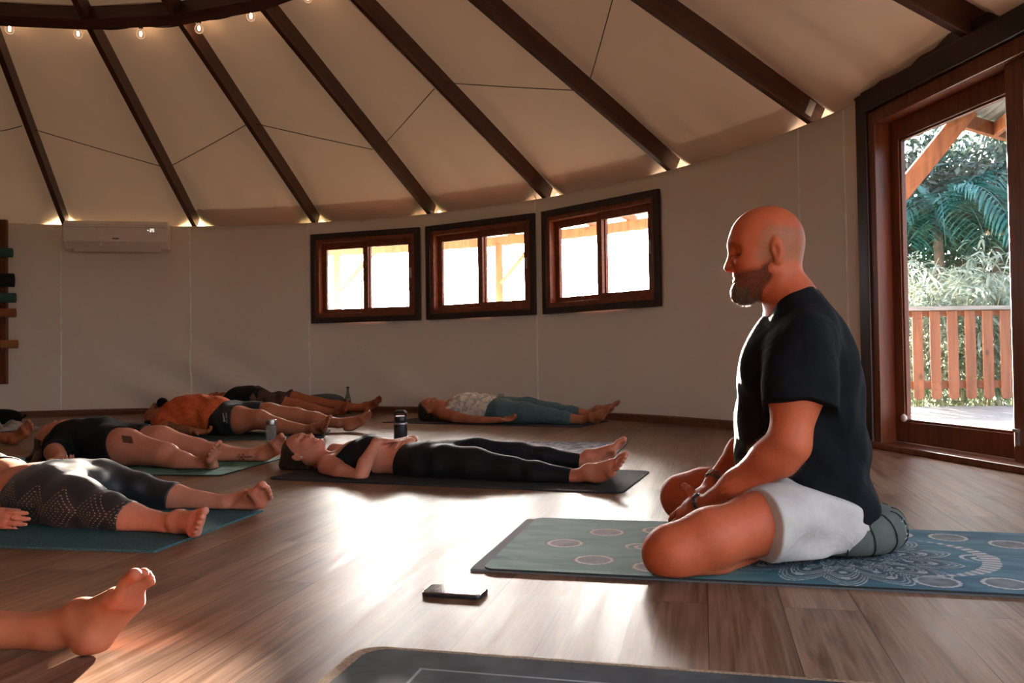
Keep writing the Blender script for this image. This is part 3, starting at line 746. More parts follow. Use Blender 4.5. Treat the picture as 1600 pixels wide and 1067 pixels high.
def printed_slab(name, corner, ax, ay, L, W, t, pat, cell=.004, r=.02, z0=0.0, parent=None, mat=None):
    """mat whose top carries a printed pattern; pat(u, v) -> rgb arrays, u along, v across from the corner"""
    nu, nv = int(L / cell), int(W / cell); u = np.linspace(0, L, nu + 1); v = np.linspace(0, W, nv + 1)
    U, Vv = np.meshgrid(u, v, indexing='ij')
    # pull grid points outside the rounded corners onto the corner arc
    U2, V2 = U.copy(), Vv.copy()
    for (cx, cyy) in ((r, r), (r, W - r), (L - r, r), (L - r, W - r)):
        m = ((U < r) if cx == r else (U > L - r)) & ((Vv < r) if cyy == r else (Vv > W - r))
        dx, dy = U - cx, Vv - cyy; dd = np.hypot(dx, dy) + 1e-9; mx = np.maximum(np.abs(dx), np.abs(dy)) 
        k = np.where(m, np.minimum(1, mx / dd), 1.0); U2 = np.where(m, cx + dx * k, U2); V2 = np.where(m, cyy + dy * k, V2)
    P = np.asarray([corner[0], corner[1], z0 + t]) + U2[..., None] * ax + V2[..., None] * ay
    P = P.reshape(-1, 3); idx = np.arange(len(P)).reshape(nu + 1, nv + 1)
    F_ = np.stack([idx[:-1, :-1], idx[1:, :-1], idx[1:, 1:], idx[:-1, 1:]], -1).reshape(-1, 4).tolist()
    rim = [*idx[:, 0], *idx[-1, 1:], *idx[-2::-1, -1], *idx[0, -2:0:-1]]; n = len(P); low = P[rim] - np.array([0, 0, t])
    k = len(rim); P = np.vstack([P, low, P[rim]])
    F_ += [(n + k + i, n + i, n + (i + 1) % k, n + k + (i + 1) % k) for i in range(k)]; F_.append(tuple(n + i for i in range(k))[::-1])
    o = link_mesh(name, P, F_, mat, parent, False)
    rgb = pat(U.ravel(), Vv.ravel()); rgb = np.vstack([rgb, np.tile([.012, .013, .014], (2 * k, 1))])
    at = o.data.color_attributes.new('print', 'FLOAT_COLOR', 'POINT'); at.data.foreach_set('color', np.hstack([rgb, np.ones((len(rgb), 1))]).astype(np.float32).ravel())
    return o
def vnoise(u, v, s, seed=0):
    """smooth value noise on arrays"""
    g = np.random.default_rng(seed).random((64, 64)); x = u * s; y = v * s; i = np.floor(x).astype(int); j = np.floor(y).astype(int); fx = x - i; fy = y - j
    fx = fx * fx * (3 - 2 * fx); fy = fy * fy * (3 - 2 * fy); a = g[i % 64, j % 64]; b = g[(i + 1) % 64, j % 64]; c = g[i % 64, (j + 1) % 64]; d = g[(i + 1) % 64, (j + 1) % 64]
    return (a * (1 - fx) + b * fx) * (1 - fy) + (c * (1 - fx) + d * fx) * fy
def lerp(a, b, t): return np.asarray(a) * (1 - t[:, None]) + np.asarray(b) * t[:, None]

# ---- the teacher's two stacked mats
TM_L, TM_W = 1.82, .72
TM0 = floor_at(753, 894); TM0[2] = 0
def tm_uv(px, py): p = floor_at(px, py, .012) - TM0; return float(p @ XL), float(p @ YL)
DOTS = [tm_uv(*q) for q in ((948, 831), (1030, 828), (883, 848), (928, 874), (1020, 885), (1396, 834), (1481, 839), (1577, 850), (1465, 908), (1572, 911))]
SWIRL = [tm_uv(1003, 853), tm_uv(1530, 871)]
MANC = tm_uv(1300, 866)
MOON = tm_uv(1425, 868)
def teal_pat(u, v):
    w = vnoise(u, v * 3.2, 5, 1) * .6 + vnoise(u * 1.0, v * 4, 14, 2) * .4
    wave = .5 + .5 * np.sin(v * 60 + 7 * np.sin(u * 5.0 + 1.5 * vnoise(u, v, 5, 3)) + 6 * vnoise(u, v, 7, 4))
    rgb = lerp((.030, .100, .112), (.090, .205, .182), np.clip(w * 1.2 - .1, 0, 1)); rgb = lerp(rgb, (.17, .30, .28), .30 * wave * (w > .38))
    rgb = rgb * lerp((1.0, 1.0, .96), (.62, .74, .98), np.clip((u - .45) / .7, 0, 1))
    ink = np.array([.045, .05, .055]); pale = np.array([.42, .42, .40])
    for (cu, cv) in DOTS:
        d = np.hypot(u - cu, v - cv); a = np.arctan2(v - cv, u - cu); rr = .052 + .003 * np.abs(np.sin(a * 9))
        rgb = np.where((d < .068)[:, None], lerp(rgb, ink, np.clip((.068 - d) / .016, 0, 1) * .7), rgb)
        rgb = np.where((d < rr)[:, None], pale, rgb); rgb = np.where((d < .045)[:, None], np.array([.09, .10, .10]) + .10 * vnoise(u, v, 40, 5)[:, None], rgb)
    for (cu, cv) in SWIRL:
        d = np.hypot(u - cu, v - cv); a = np.arctan2(v - cv, u - cu); s_ = (np.abs(((a / (2 * np.pi) * 2 - d / .03) % 1) - .5) < .2) & (d < .05); rgb = np.where(s_[:, None], pale, rgb)
    # lace flower: petal rows round a centre
    cu, cv = MANC; d = np.hypot(u - cu, v - cv); a = np.arctan2(v - cv, u - cu)
    rgb = np.where((d < .30)[:, None], lerp(rgb, (.022, .045, .058), np.clip((.30 - d) / .05, 0, 1) * .9), rgb)
    for (n, r0, r1) in ((14, .24, .325), (14, .185, .262), (20, .135, .185), (12, .06, .13)):
        ph = (a * n / (2 * np.pi)) % 1 - .5; edge = r0 + (r1 - r0) * np.clip(1 - np.abs(ph * 2) ** 1.6, 0, 1)
        for k in range(3):
            e = edge - .017 * k; rgb = np.where(((np.abs(d - e) < .0028) & (d > r0 - .03 - .012 * k))[:, None], pale * (.9 - .15 * k), rgb)
        dot_ = (np.abs(ph) < .10) & (d > r0) & (d < r0 + .02); rgb = np.where(dot_[:, None], pale * .7, rgb)
    # crescent
    cu, cv = MOON; d1 = np.hypot(u - cu, v - cv); d2 = np.hypot(u - cu + .055, v - cv - .01)
    m = (d1 < .215) & (d2 > .225); tex = .30 + .15 * np.sin(np.arctan2(v - cv, u - cu) * 46) 
    rgb = np.where(m[:, None], np.array([1, 1, .97]) * tex[:, None], rgb); 
    return np.clip(rgb, 0, 1)
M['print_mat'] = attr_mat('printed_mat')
under = slab('yoga_mat', TM0 + XL * (TM_L / 2 - .035) + YL * (TM_W / 2), XL, YL, TM_L, TM_W - .012, .006, mat_rubber('grey_mat', (.11, .12, .125)), .004)
tag(under, 'grey mat peeking out beneath the left end of the teal patterned mat', 'yoga mat')
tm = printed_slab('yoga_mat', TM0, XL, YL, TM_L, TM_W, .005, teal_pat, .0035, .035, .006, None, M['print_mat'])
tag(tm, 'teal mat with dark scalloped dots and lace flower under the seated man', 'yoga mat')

# ---- mats of the people lying down
def mat_from(c0, ax, L, W, t, mat, label, r=.03, side=1):
    """c0 = a corner on the floor, ax = long direction, width goes to the left of ax (side=1)"""
    ay = np.array([-ax[1], ax[0], 0]) * side; o = slab('yoga_mat', c0 + ax * L / 2 + ay * W / 2, ax, ay, L, W, t, mat, r); return tag(o, label, 'yoga mat')
a = floor_at(972, 772); b = floor_at(440, 750); ax = unit(b - a)
M['black_mat'] = mat_rubber('black_mat', (.026, .028, .030), .25, 260)
mat_from(a + ax * .0, ax, 1.76, .70, .006, M['black_mat'], 'black mat under the woman in the black crop top', .05, -1)
p = floor_at(345, 744); q = floor_at(445, 716); ay_ = unit(q - p); ax3 = np.array([-ay_[1], ay_[0], 0])
if ax3[0] > 0: ax3 = -ax3
def green_pat(u, v):
    lf = vnoise(u * 1.0 + v * .6, v * 1.4 - u * .5, 9, 8) + .5 * vnoise(u, v, 22, 9); st = np.abs(np.sin((u * .8 + v) * 26 + 5 * vnoise(u, v, 4, 10)))
    m = ((lf > .92) & (st > .35)).astype(float); return lerp((.085, .235, .185), (.022, .06, .055), m * .9)
o = printed_slab('yoga_mat', p, ax3, ay_, 1.83, .72, .006, green_pat, .006, .02, 0, None, attr_mat('green_printed_mat')); tag(o, 'green mat with dark leaf print under the tattooed legs', 'yoga mat')
p2 = floor_at(241, 864); q2 = floor_at(412, 799); ay2 = unit(q2 - p2); ax2 = np.array([-ay2[1], ay2[0], 0]); ax2 = ax2 if ax2[0] < 0 else -ax2
M['blue_mat'] = mat_rubber('teal_blue_mat', (.042, .110, .120), .35, 180)
mat_from(p2, ax2, 1.83, np.linalg.norm(q2 - p2), .007, M['blue_mat'], 'teal blue mat under the woman in dotted black leggings', .004, 1 if np.cross(ax2, ay2)[2] > 0 else -1)
# orange shirt's mat
p3 = floor_at(540, 683); ax_o = unit(floor_at(330, 689) - floor_at(500, 684.5)); M['dark_teal_mat'] = mat_rubber('dark_teal_mat', (.03, .055, .06), .25)
mat_from(floor_at(505, 684.5), ax_o, 1.83, .70, .006, M['dark_teal_mat'], 'dark teal mat under the man in the orange shirt', .01, -1)
# far woman's mat
ax_f = unit(floor_at(590, 660) - floor_at(905, 668)); M['plum_mat'] = mat_rubber('plum_mat', (.045, .04, .055), .25)
mat_from(floor_at(905, 668.5), ax_f, 1.95, .72, .006, M['plum_mat'], 'dark plum mat under the woman in the white tank top', .01, -1)
# back person's mat
mat_from(floor_at(500, 655), unit((-1, .06, 0)), 1.8, .7, .006, M['black_mat'], 'dark mat under the person in brown shorts by the wall', .01, -1)
# dark mat end on the floor beyond the black bottle, empty patterned mat
def rug_pat(u, v):
    n1 = vnoise(u, v, 16, 20); n2 = vnoise(u, v, 38, 21); n3 = vnoise(u, v, 5, 22)
    rgb = lerp((.10, .13, .20), (.34, .32, .36), np.clip(n1 * .8 + n2 * .5 - .15, 0, 1)); q_ = np.abs(np.sin(u * 34 + 3 * n3) * np.sin(v * 34 + 3 * n3)); rgb = lerp(rgb, (.46, .40, .36), (q_ > .62) * .6); rgb = lerp(rgb, (.05, .06, .10), ((n2 > .68)).astype(float))
    brd = (v < .05) | (v > .65) | (u < .05); return lerp(rgb, (.16, .16, .20), brd * .6)
e0 = floor_at(962, 711.5); e1 = floor_at(955, 686); axe = np.array([-XL[0], -XL[1], 0.0])
o = printed_slab('yoga_mat', e0, axe, YL, 1.83, .70, .005, rug_pat, .005, .01, 0, None, attr_mat('rug_printed_mat')); tag(o, 'empty mat with a faded blue rug print behind the woman in black leggings', 'yoga mat')
# mat in the front: dark towel on a cork-coloured mat
c0 = floor_at(566, 1012); c0[2] = 0
M['cork'] = mat_rubber('cork_mat', (.30, .185, .105), .35, 140, .85)
ya = -YL
o = slab('yoga_mat', c0 + XL * .91 + ya * .33, XL, ya, 1.82, .66, .006, M['cork'], .055); tag(o, 'cork-brown mat at the bottom edge, under a dark mat', 'yoga mat')
def slate_pat(u, v):
    n_ = .6 * vnoise(u, v, 14, 30) + .4 * vnoise(u, v, 50, 31); rgb = lerp((.018, .019, .020), (.060, .062, .064), n_)
    b_ = (np.maximum(np.abs(u - .91) - .775, np.abs(v - .31) - .225)); return lerp(rgb, (.30, .30, .29), (np.abs(b_) < .0016).astype(float))
o = printed_slab('yoga_mat', c0 + XL * .028 + ya * .022, XL, ya, 1.76, .60, .004, slate_pat, .0045, .05, .006, None, attr_mat('slate_printed_mat', .85, .12)); tag(o, 'dark slate mat with a thin pale outline, lying on the cork-brown mat', 'yoga mat')

# ---- phone
pa, pb_ = floor_at(657, 932), floor_at(750, 938); pax = unit(pb_ - pa); pay = np.array([-pax[1], pax[0], 0]); pc = (pa + pb_) / 2 + pay * .038 + np.array([0, 0, 0])
ph = empty('phone', (pc[0], pc[1], 0), 'black phone with a pale metal rim lying on the bright floor', 'phone')
bevel(slab('phone_case', pc, pax, pay, .150, .076, .0095, M['black_plastic'], .013, ph), .003)
slab('metal_rim', pc, pax, pay, .1475, .0735, .0012, simple('phone_rim', (.75, .66, .58), .25, .9), .012, ph, .0094)
t = NT('phone_screen'); f = t.noise(t.coords(), 55, 3); t.color(t.ramp(f, [(.4, (.035, .012, .012)), (.7, (.10, .035, .03))])); t.setb(Roughness=.12);  # brownish reflection put into the screen colour as mottling
slab('screen', pc, pax, pay, .143, .069, .0009, t.m, .010, ph, .0106)

# ---- bolster under the seated man is built with him; drinks
def bottle_black():
    c = floor_at(626, 692); r = .047; z0 = 0
    root = empty('water_bottle', c, 'black insulated bottle with a loop lid behind the woman in black', 'bottle')
    mb = MB(); mb.lathe(c, [(.0, .0), (r * .95, .0), (r, .006), (r, .128), (r * .98, .140), (r * .80, .150), (r * .78, .156)], 28); mb.build('body', simple('black_coat', (.012, .012, .013), .35), root, True)
    mb = MB(); mb.lathe(c, [(r * 1.005, .128), (r * 1.02, .130), (r * 1.02, .137), (r * .99, .141)], 28); mb.build('steel_band', M['metal'], root, True)
    mb = MB(); mb.lathe(c, [(r * .88, .150), (r * .9, .155), (r * .9, .180), (r * .82, .186), (0.0, .187)], 28); l = mb.build('lid', M['black_plastic'], root, True)
    x = unit((1, .05, 0)); pts = [c + x * (r * .78) + np.array([0, 0, .178]), c + x * r * .80 + np.array([0, 0, .210]), c + x * r * .5 + np.array([0, 0, .222]), c - x * r * .5 + np.array([0, 0, .222]), c - x * r * .80 + np.array([0, 0, .210]), c - x * r * .78 + np.array([0, 0, .178])]
    mb = MB(); mb.tube(pts, .008, 8); mb.build('handle', M['black_plastic'], l, True)
bottle_black()
def clear_glass(name, tint, milk=0.0):
    t = NT(name); t.t.nodes.remove(t.b); tr = t.n('ShaderNodeBsdfTransparent'); tr.inputs[0].default_value = (*tint, 1); gl = t.n('ShaderNodeBsdfGlossy'); gl.inputs['Roughness'].default_value = .05
    lw = t.n('ShaderNodeLayerWeight'); lw.inputs[0].default_value = .35; mx = t.n('ShaderNodeMixShader'); t.l(t.math('MULTIPLY', lw.outputs['Facing'], .75), mx.inputs[0]); t.l(tr.outputs[0], mx.inputs[1]); t.l(gl.outputs[0], mx.inputs[2]); df = t.n('ShaderNodeBsdfDiffuse'); df.inputs[0].default_value = (.8, .8, .78, 1); m2 = t.n('ShaderNodeMixShader'); m2.inputs[0].default_value = milk; t.l(mx.outputs[0], m2.inputs[1]); t.l(df.outputs[0], m2.inputs[2]); t.l(m2.outputs[0], t.out.inputs[0]); return t.m
M['clear'] = clear_glass('clear_glass', (.80, .82, .80), .16); M['greenglass'] = clear_glass('green_glass', (.50, .58, .55), .03)
c = floor_at(424, 691.5); root = empty('glass_tumbler', c, 'clear ribbed glass bottle with a silver lid beside the orange shirted man', 'bottle')
mb = MB(); r = .036; pr = [(0, 0), (r * .96, 0), (r, .006)]
for k in range(18): pr += [(r, .012 + k * .006), (r * .975, .015 + k * .006)]
pr += [(r, .126), (r * .99, .13)]; mb.lathe(c, pr, 24); mb.build('body', M['clear'], root, True)
mb = MB(); mb.lathe(c, [(r * 1.02, .128), (r * 1.03, .131), (r * 1.03, .160), (r, .165), (0, .166)], 24); mb.build('lid', M['metal'], root, True)
c = np.array([-1.83, 9.02, 0]); pt = at_depth(543.5, 616, 9.02); c[0] = pt[0]
root = empty('glass_bottle', c, 'green-tinted empty glass bottle standing by the wall below the left window', 'bottle')
mb = MB(); mb.lathe(c, [(0, 0), (.036, 0), (.038, .01), (.038, .13), (.034, .165), (.020, .215), (.0145, .25), (.0145, .288)], 24); mb.build('body', M['greenglass'], root, True)
mb = MB(); mb.lathe(c, [(.0165, .28), (.0165, .296), (0, .297)], 16); mb.build('cap', M['black_plastic'], root, True)
c = at_depth(783.5, 640, 8.32); c[2] = 0; root = empty('drink_can', c, 'small dark cup by the wall behind the white tank top', 'cup')
mb = MB(); mb.lathe(c, [(0, 0), (.030, 0), (.031, .01), (.031, .15), (.028, .165)], 20); mb.build('body', M['black_plastic'], root, True)
mb = MB(); mb.lathe(c, [(.028, .165), (.030, .172), (.030, .222), (.027, .226), (0, .227)], 20); mb.build('lid', M['clear'], root, True)

# ---- bolsters and cloths by the wall
def bolster(name, a, b, r, col, label, pinch=True):
    a = np.asarray(a, float); b = np.asarray(b, float); d = unit(b - a); L = np.linalg.norm(b - a); z = np.array([0, 0, 1.0]); s_ = unit(np.cross(z, d))
    root = empty(name, ((a + b) / 2)[:2].tolist() + [0], label, 'bolster'); mb = MB(); n = 26; V = []; Fc = []; sg = 28
    for i in range(n + 1):
        u = i / n; w = r * (1 - abs(2 * u - 1) ** 3.2) ** .42 if 0 < u < 1 else r * .12
        for k in range(sg):
            an = 2 * math.pi * k / sg; rr = w * (1 + .02 * math.sin(an * 5 + u * 11)); V.append(a + d * L * u + s_ * rr * math.cos(an) * 1.06 + z * (max(-r * .9, rr * math.sin(an)) + r * .9))
    for i in range(n):
        for k in range(sg): Fc.append((i * sg + k, i * sg + (k + 1) % sg, (i + 1) * sg + (k + 1) % sg, (i + 1) * sg + k))
    Fc.append(tuple(range(sg))[::-1]); Fc.append(tuple(n * sg + k for k in range(sg)))
    f = fabric(name + '_cloth', col, 700, fold=.4); mb.add(V, Fc); mb.build('cover', f, root, True)
    mb = MB(); mb.tube([b + z * r * .9, b + d * .03 + z * (r * 1.0), b + d * .045 + z * r * 1.25], [.012, .010, .014], 8); mb.build('tie', f, root, True)
a0 = at_depth(765, 640, 8.05); b0_ = at_depth(866, 640, 7.62); bolster('bolster', [a0[0], a0[1], 0], [b0_[0], b0_[1], 0], .095, (.012, .016, .026), 'dark navy bolster lying by the wall behind the teal leggings')
a0 = at_depth(474, 640, 9.12); b0_ = at_depth(540, 640, 9.05); bolster('bolster', [a0[0], a0[1], 0], [b0_[0], b0_[1], 0], .115, (.07, .085, .10), 'grey round bolster by the wall behind the legs in brown shorts')
a0 = at_depth(-40, 660, 7.9); b0_ = at_depth(33, 650, 7.9); bolster('bolster', [a0[0], a0[1], 0], [b0_[0], b0_[1], 0], .085, (.010, .010, .011), 'black cushion on the floor at the far left below the mat rack')
def crumple(name, c, rx_, ry_, hh, mat, label, cat, seed):
    n = 44; V = []; Fc = []; r = np.random.default_rng(seed); ph_ = r.uniform(0, 6, 8)
    for i in range(n + 1):
        for j in range(n + 1):
            u, v = i / n * 2 - 1, j / n * 2 - 1; rad = math.hypot(u, v); k = max(0, 1 - max(abs(u), abs(v)) ** 3)
            z = hh * k * (.45 + .3 * math.sin(u * 7 + ph_[0] + 2 * math.sin(v * 4)) + .25 * math.sin(v * 9 + ph_[1] + 1.6 * math.sin(u * 5)) + .12 * math.sin((u + v) * 17 + ph_[2]))
            V.append((c[0] + rx_ * u * (1 + .08 * math.sin(v * 6)), c[1] + ry_ * v * (1 + .1 * math.sin(u * 7)), max(.004, z)))
    for i in range(n):
        for j in range(n): q = i * (n + 1) + j; Fc.append((q, q + n + 1, q + n + 2, q + 1))
    o = link_mesh(name, V, Fc, mat, None, True); m = o.modifiers.new('t', 'SOLIDIFY'); m.thickness = .006; m.offset = 1; return tag(o, label, cat)
crumple('towel', floor_at(8, 672), .24, .20, .085, fabric('white_towel', (.40, .37, .34), 500), 'crumpled pale towel at the left edge beside the bare feet', 'towel', 5)

# ---- air conditioner on the far wall
def aircon():
    pl, aL = on_wall(108, 370); pr, aR = on_wall(268, 372); am = (aL + aR) / 2; pm = yurt(am, YR - .004, 0); ra = math.radians(am)
    inn = -np.array([math.cos(ra), math.sin(ra), 0]); x = np.array([-inn[1], inn[0], 0]); x = x if x[0] > 0 else -x; W = np.linalg.norm(pr - pl); z0 = pl[2] * 0 + 1.885; z1 = 2.205
    base = yurt(am, YR * math.cos(math.radians((aL - aR) / 2)) , z0); root = empty('air_conditioner', base, 'white wall-mounted air conditioner above the far wall', 'air conditioner')
    def P(u, d, v): return base + x * u + inn * d + np.array([0, 0, v])
    H = z1 - z0; prof = [(0, 0), (.13, 0.0), (.185, .055), (.20, .075), (.20, H - .05), (.17, H - .01), (0, H)]
    mb = MB(); mb.prism([P(-W / 2, d, v) for d, v in prof], x * W); bevel(mb.build('body', M['white_plastic'], root), .012, 3)
    mb = MB(); mb.prism([P(-W / 2 + .09, d, v) for d, v in ((.12, .002), (.186, .068), (.186, .075), (.12, .03))], x * (W - .16)); mb.build('outlet', M['black_plastic'], root)
    mb = MB(); mb.prism([P(-W / 2 + .10, d, v) for d, v in ((.135, -.028), (.195, .034), (.200, .030), (.140, -.034))], x * (W - .18)); fl = bevel(mb.build('flap', M['white_plastic'], root), .003)
    for u in (-.16, .12):
        mb = MB(); mb.box(P(u, .19, .045), (x, inn, (0, 0, 1)), (.010, .012, .022)); mb.build('flap_arm', M['white_plastic'], fl)
    mb = MB(); mb.box(P(0, .2005, .108), (x, inn, (0, 0, 1)), (.035, .0012, .007)); 
    for q in range(4): mb.box(P(-.024 + q * .016, .202, .108), (x, inn, (0, 0, 1)), (.005, .0008, .005))
    mb.build('badge', simple('grey_badge', (.12, .11, .10), .4), root)
    mb = MB(); mb.box(P(0, .201, H - .085), (x, inn, (0, 0, 1)), (W / 2 - .01, .001, .0016)); mb.build('panel_line', simple('joint_grey', (.35, .32, .29), .5), root)
    # lit read-out: a small square, then a 2 and a 5
    E = emitter('readout', (1.0, .93, .85), .8); mb = MB(); s_ = .0036
    def seg(u, v, hu, hv): mb.box(P(u, .2015, v), (x, inn, (0, 0, 1)), (hu, .001, hv))
    u0, v0 = .345, H - .115; seg(u0, v0, .0065, .006)
    for (u, pat) in ((u0 + .030, '2'), (u0 + .056, '5')):
        hh = .011
        for v in (v0 - hh * 1.4, v0, v0 + hh * 1.4): seg(u, v, .008, s_ / 2 + .0008)
        L_, R_ = u - .008, u + .008
        if pat == '2': seg(R_, v0 + hh * .7, s_ / 2, hh * .7); seg(L_, v0 - hh * .7, s_ / 2, hh * .7)
        else: seg(L_, v0 + hh * .7, s_ / 2, hh * .7); seg(R_, v0 - hh * .7, s_ / 2, hh * .7)
    mb.build('display', E, root)
aircon()

# ---- rack with rolled mats at the far left
def rack():
    pt, a = on_wall(7, 420); inn = -np.array([math.cos(math.radians(a)), math.sin(math.radians(a)), 0]); x = np.array([-inn[1], inn[0], 0]); x = x if x[0] > 0 else -x
    base = yurt(a, YR - .07, 0); d0 = np.linalg.norm(base[:2]); sc = d0 * 1.0
    zt, zb = on_wall(7, 345)[0][2], on_wall(7, 600)[0][2]
    root = empty('mat_rack', [base[0], base[1], zb], 'dark red timber mat rack on the wall at the far left', 'rack')
    mb = MB(); mb.bar([base[0], base[1], zb], [base[0], base[1], zt], .085, .05, (0, 1, 0)); bevel(mb.build('upright', M['door_wood'], root), .004)
    mb = MB(); b2 = base - x * 1.0; mb.bar([b2[0], b2[1], zb], [b2[0], b2[1], zt], .085, .05, (0, 1, 0)); bevel(mb.build('upright', M['door_wood'], root), .004)
    mb = MB(); mb.bar(base + x * .03 + np.array([0, 0, zb + .03]), b2 + np.array([0, 0, zb + .03]), .05, .06); bevel(mb.build('crossbar', M['door_wood'], root), .004)
    rolls = [(398, 27, .058, (.04, .10, .085), 'dark green rolled mat, topmost on the wall rack'), (440, 29, .085, (.012, .012, .013), 'thick black rolled mat on the wall rack, under the topmost green roll'), (467, 32, .060, (.045, .095, .08), 'dark green rolled mat on the wall rack, just below the black roll'),
             (490, 32, .052, (.30, .10, .04), 'reddish orange rolled mat on the wall rack, second from the bottom'), (538, 35, .052, (.33, .13, .045), 'orange-brown rolled mat, lowest on the wall rack')]
    for (py, px, r, col, lab) in rolls:
        zc = on_wall(12, py)[0][2]; pe = on_wall(px, py)[0]; ue = float((pe - base) @ x) ; c1 = base + x * (ue - .01) + inn * .14 + np.array([0, 0, zc]); c0_ = c1 - x * .62
        for q in (base, b2):
            mb = MB(); mb.tube([q + np.array([0, 0, zc - r - .012]), q + inn * (.14 + r * .8) + np.array([0, 0, zc - r - .006])], .010, 8); mb.build('peg', M['door_wood'], root, True)
        rr = empty('rolled_mat', (c0_ + c1) / 2 - np.array([0, 0, r]), lab, 'rolled mat', 'rolled mats on the wall rack')
        y_ = np.cross((0, 0, 1), x); mb = MB(); n = 90; V = []; Fc = []; turns = 4; t_ = r / (turns + 1.2)
        for e, c in enumerate((c0_, c1)):
            for i in range(n + 1):
                th = 2 * math.pi * turns * i / n; ro = r * .22 + (r - t_ * .5 - r * .22) * i / n
                for s_ in (-1, 1): V.append(c + (inn * math.cos(th) + np.array([0, 0, 1.0]) * math.sin(th)) * (ro + s_ * t_ * .36))
        m_ = 2 * (n + 1)
        for i in range(n):
            q = 2 * i; Fc += [(q, q + 2, m_ + q + 2, m_ + q), (q + 1, m_ + q + 1, m_ + q + 3, q + 3), (q, q + 1, q + 3, q + 2), (m_ + q, m_ + q + 2, m_ + q + 3, m_ + q + 1)]
        q = 2 * n; Fc += [(q, q + 1, m_ + q + 1, m_ + q), (0, m_, m_ + 1, 1)]
        mb.add(V, Fc); mb.build('roll', mat_rubber('roll_foam', col, .2), rr, True)
        mb = MB(); mb.lathe(c0_ + x * .45, [(r * 1.0, -.012), (r * 1.04, -.012), (r * 1.04, .012), (r * 1.0, .012)], 24, (inn, (0, 0, 1), x)); mb.build('strap', M['black_plastic'], rr, True)
rack()

# ---- string of bulbs along the collar ring
def bulbs():
    px = [(-60, 58), (15, 50), (122, 57), (220, 57), (311, 48), (392, 28), (481, -2), (560, -45)]
    P = [on_roof(x, y) for x, y in px]
    root = empty('string_lights', P[3], 'black cord of small glowing bulbs along the collar ring', 'string lights')
    tops = []
    for (x, y), p in zip(px, P):
        d = np.linalg.norm(p - EYE); k = d / FOC; tops.append(p + np.array([0, 0, .022 + 13 * k]))
    pts = []
    for i in range(len(tops) - 1):
        for u in np.linspace(0, 1, 8, endpoint=False): pts.append(tops[i] * (1 - u) + tops[i + 1] * u - np.array([0, 0, .05 * u * (1 - u) * 4 * .9]))
    pts.append(tops[-1]); mb = MB(); mb.tube(pts, .006, 6); mb.build('cord', M['black_plastic'], root, True)
    GL = NT('bulb_glass'); GL.t.nodes.remove(GL.b); tr = GL.n('ShaderNodeBsdfTransparent'); tr.inputs[0].default_value = (1, .86, .74, 1); em = GL.n('ShaderNodeEmission'); em.inputs[0].default_value = (1, .62, .38, 1); em.inputs[1].default_value = .55
    mx = GL.n('ShaderNodeMixShader'); lw = GL.n('ShaderNodeLayerWeight'); lw.inputs[0].default_value = .45; GL.l(lw.outputs['Facing'], mx.inputs[0]); GL.l(tr.outputs[0], mx.inputs[1]); GL.l(em.outputs[0], mx.inputs[2]); GL.l(mx.outputs[0], GL.out.inputs[0])
    FIL = emitter('filament', (1.0, .72, .48), 60.0)
    for tp in tops:
        mb = MB(); mb.lathe(tp, [(.0, .012), (.020, .010), (.020, -.018), (.017, -.042), (0, -.043)], 12); so = mb.build('socket', M['black_plastic'], root, True)
        mb = MB(); mb.lathe(tp, [(.014, -.040), (.022, -.050), (.034, -.070), (.038, -.088), (.034, -.106), (.022, -.122), (0, -.127)], 16); mb.build('bulb', GL.m, so, True)
        mb = MB(); mb.lathe(tp, [(.0, -.060), (.008, -.064), (.010, -.085), (.008, -.102), (0, -.105)], 8); mb.build('filament', FIL, so, True)
bulbs()
# ================================================================== BODIES: one smooth surface per body or garment
def frame_of(axis, side):
    a = unit(axis); s_ = np.asarray(side, float); s_ = s_ - a * (s_ @ a)
    if np.linalg.norm(s_) < 1e-4:
        s_ = np.cross(a, (0, 0, 1.0)) if abs(a[2]) < .9 else np.cross(a, (0, 1.0, 0))
    s_ = unit(s_); return a, s_, np.cross(a, s_)

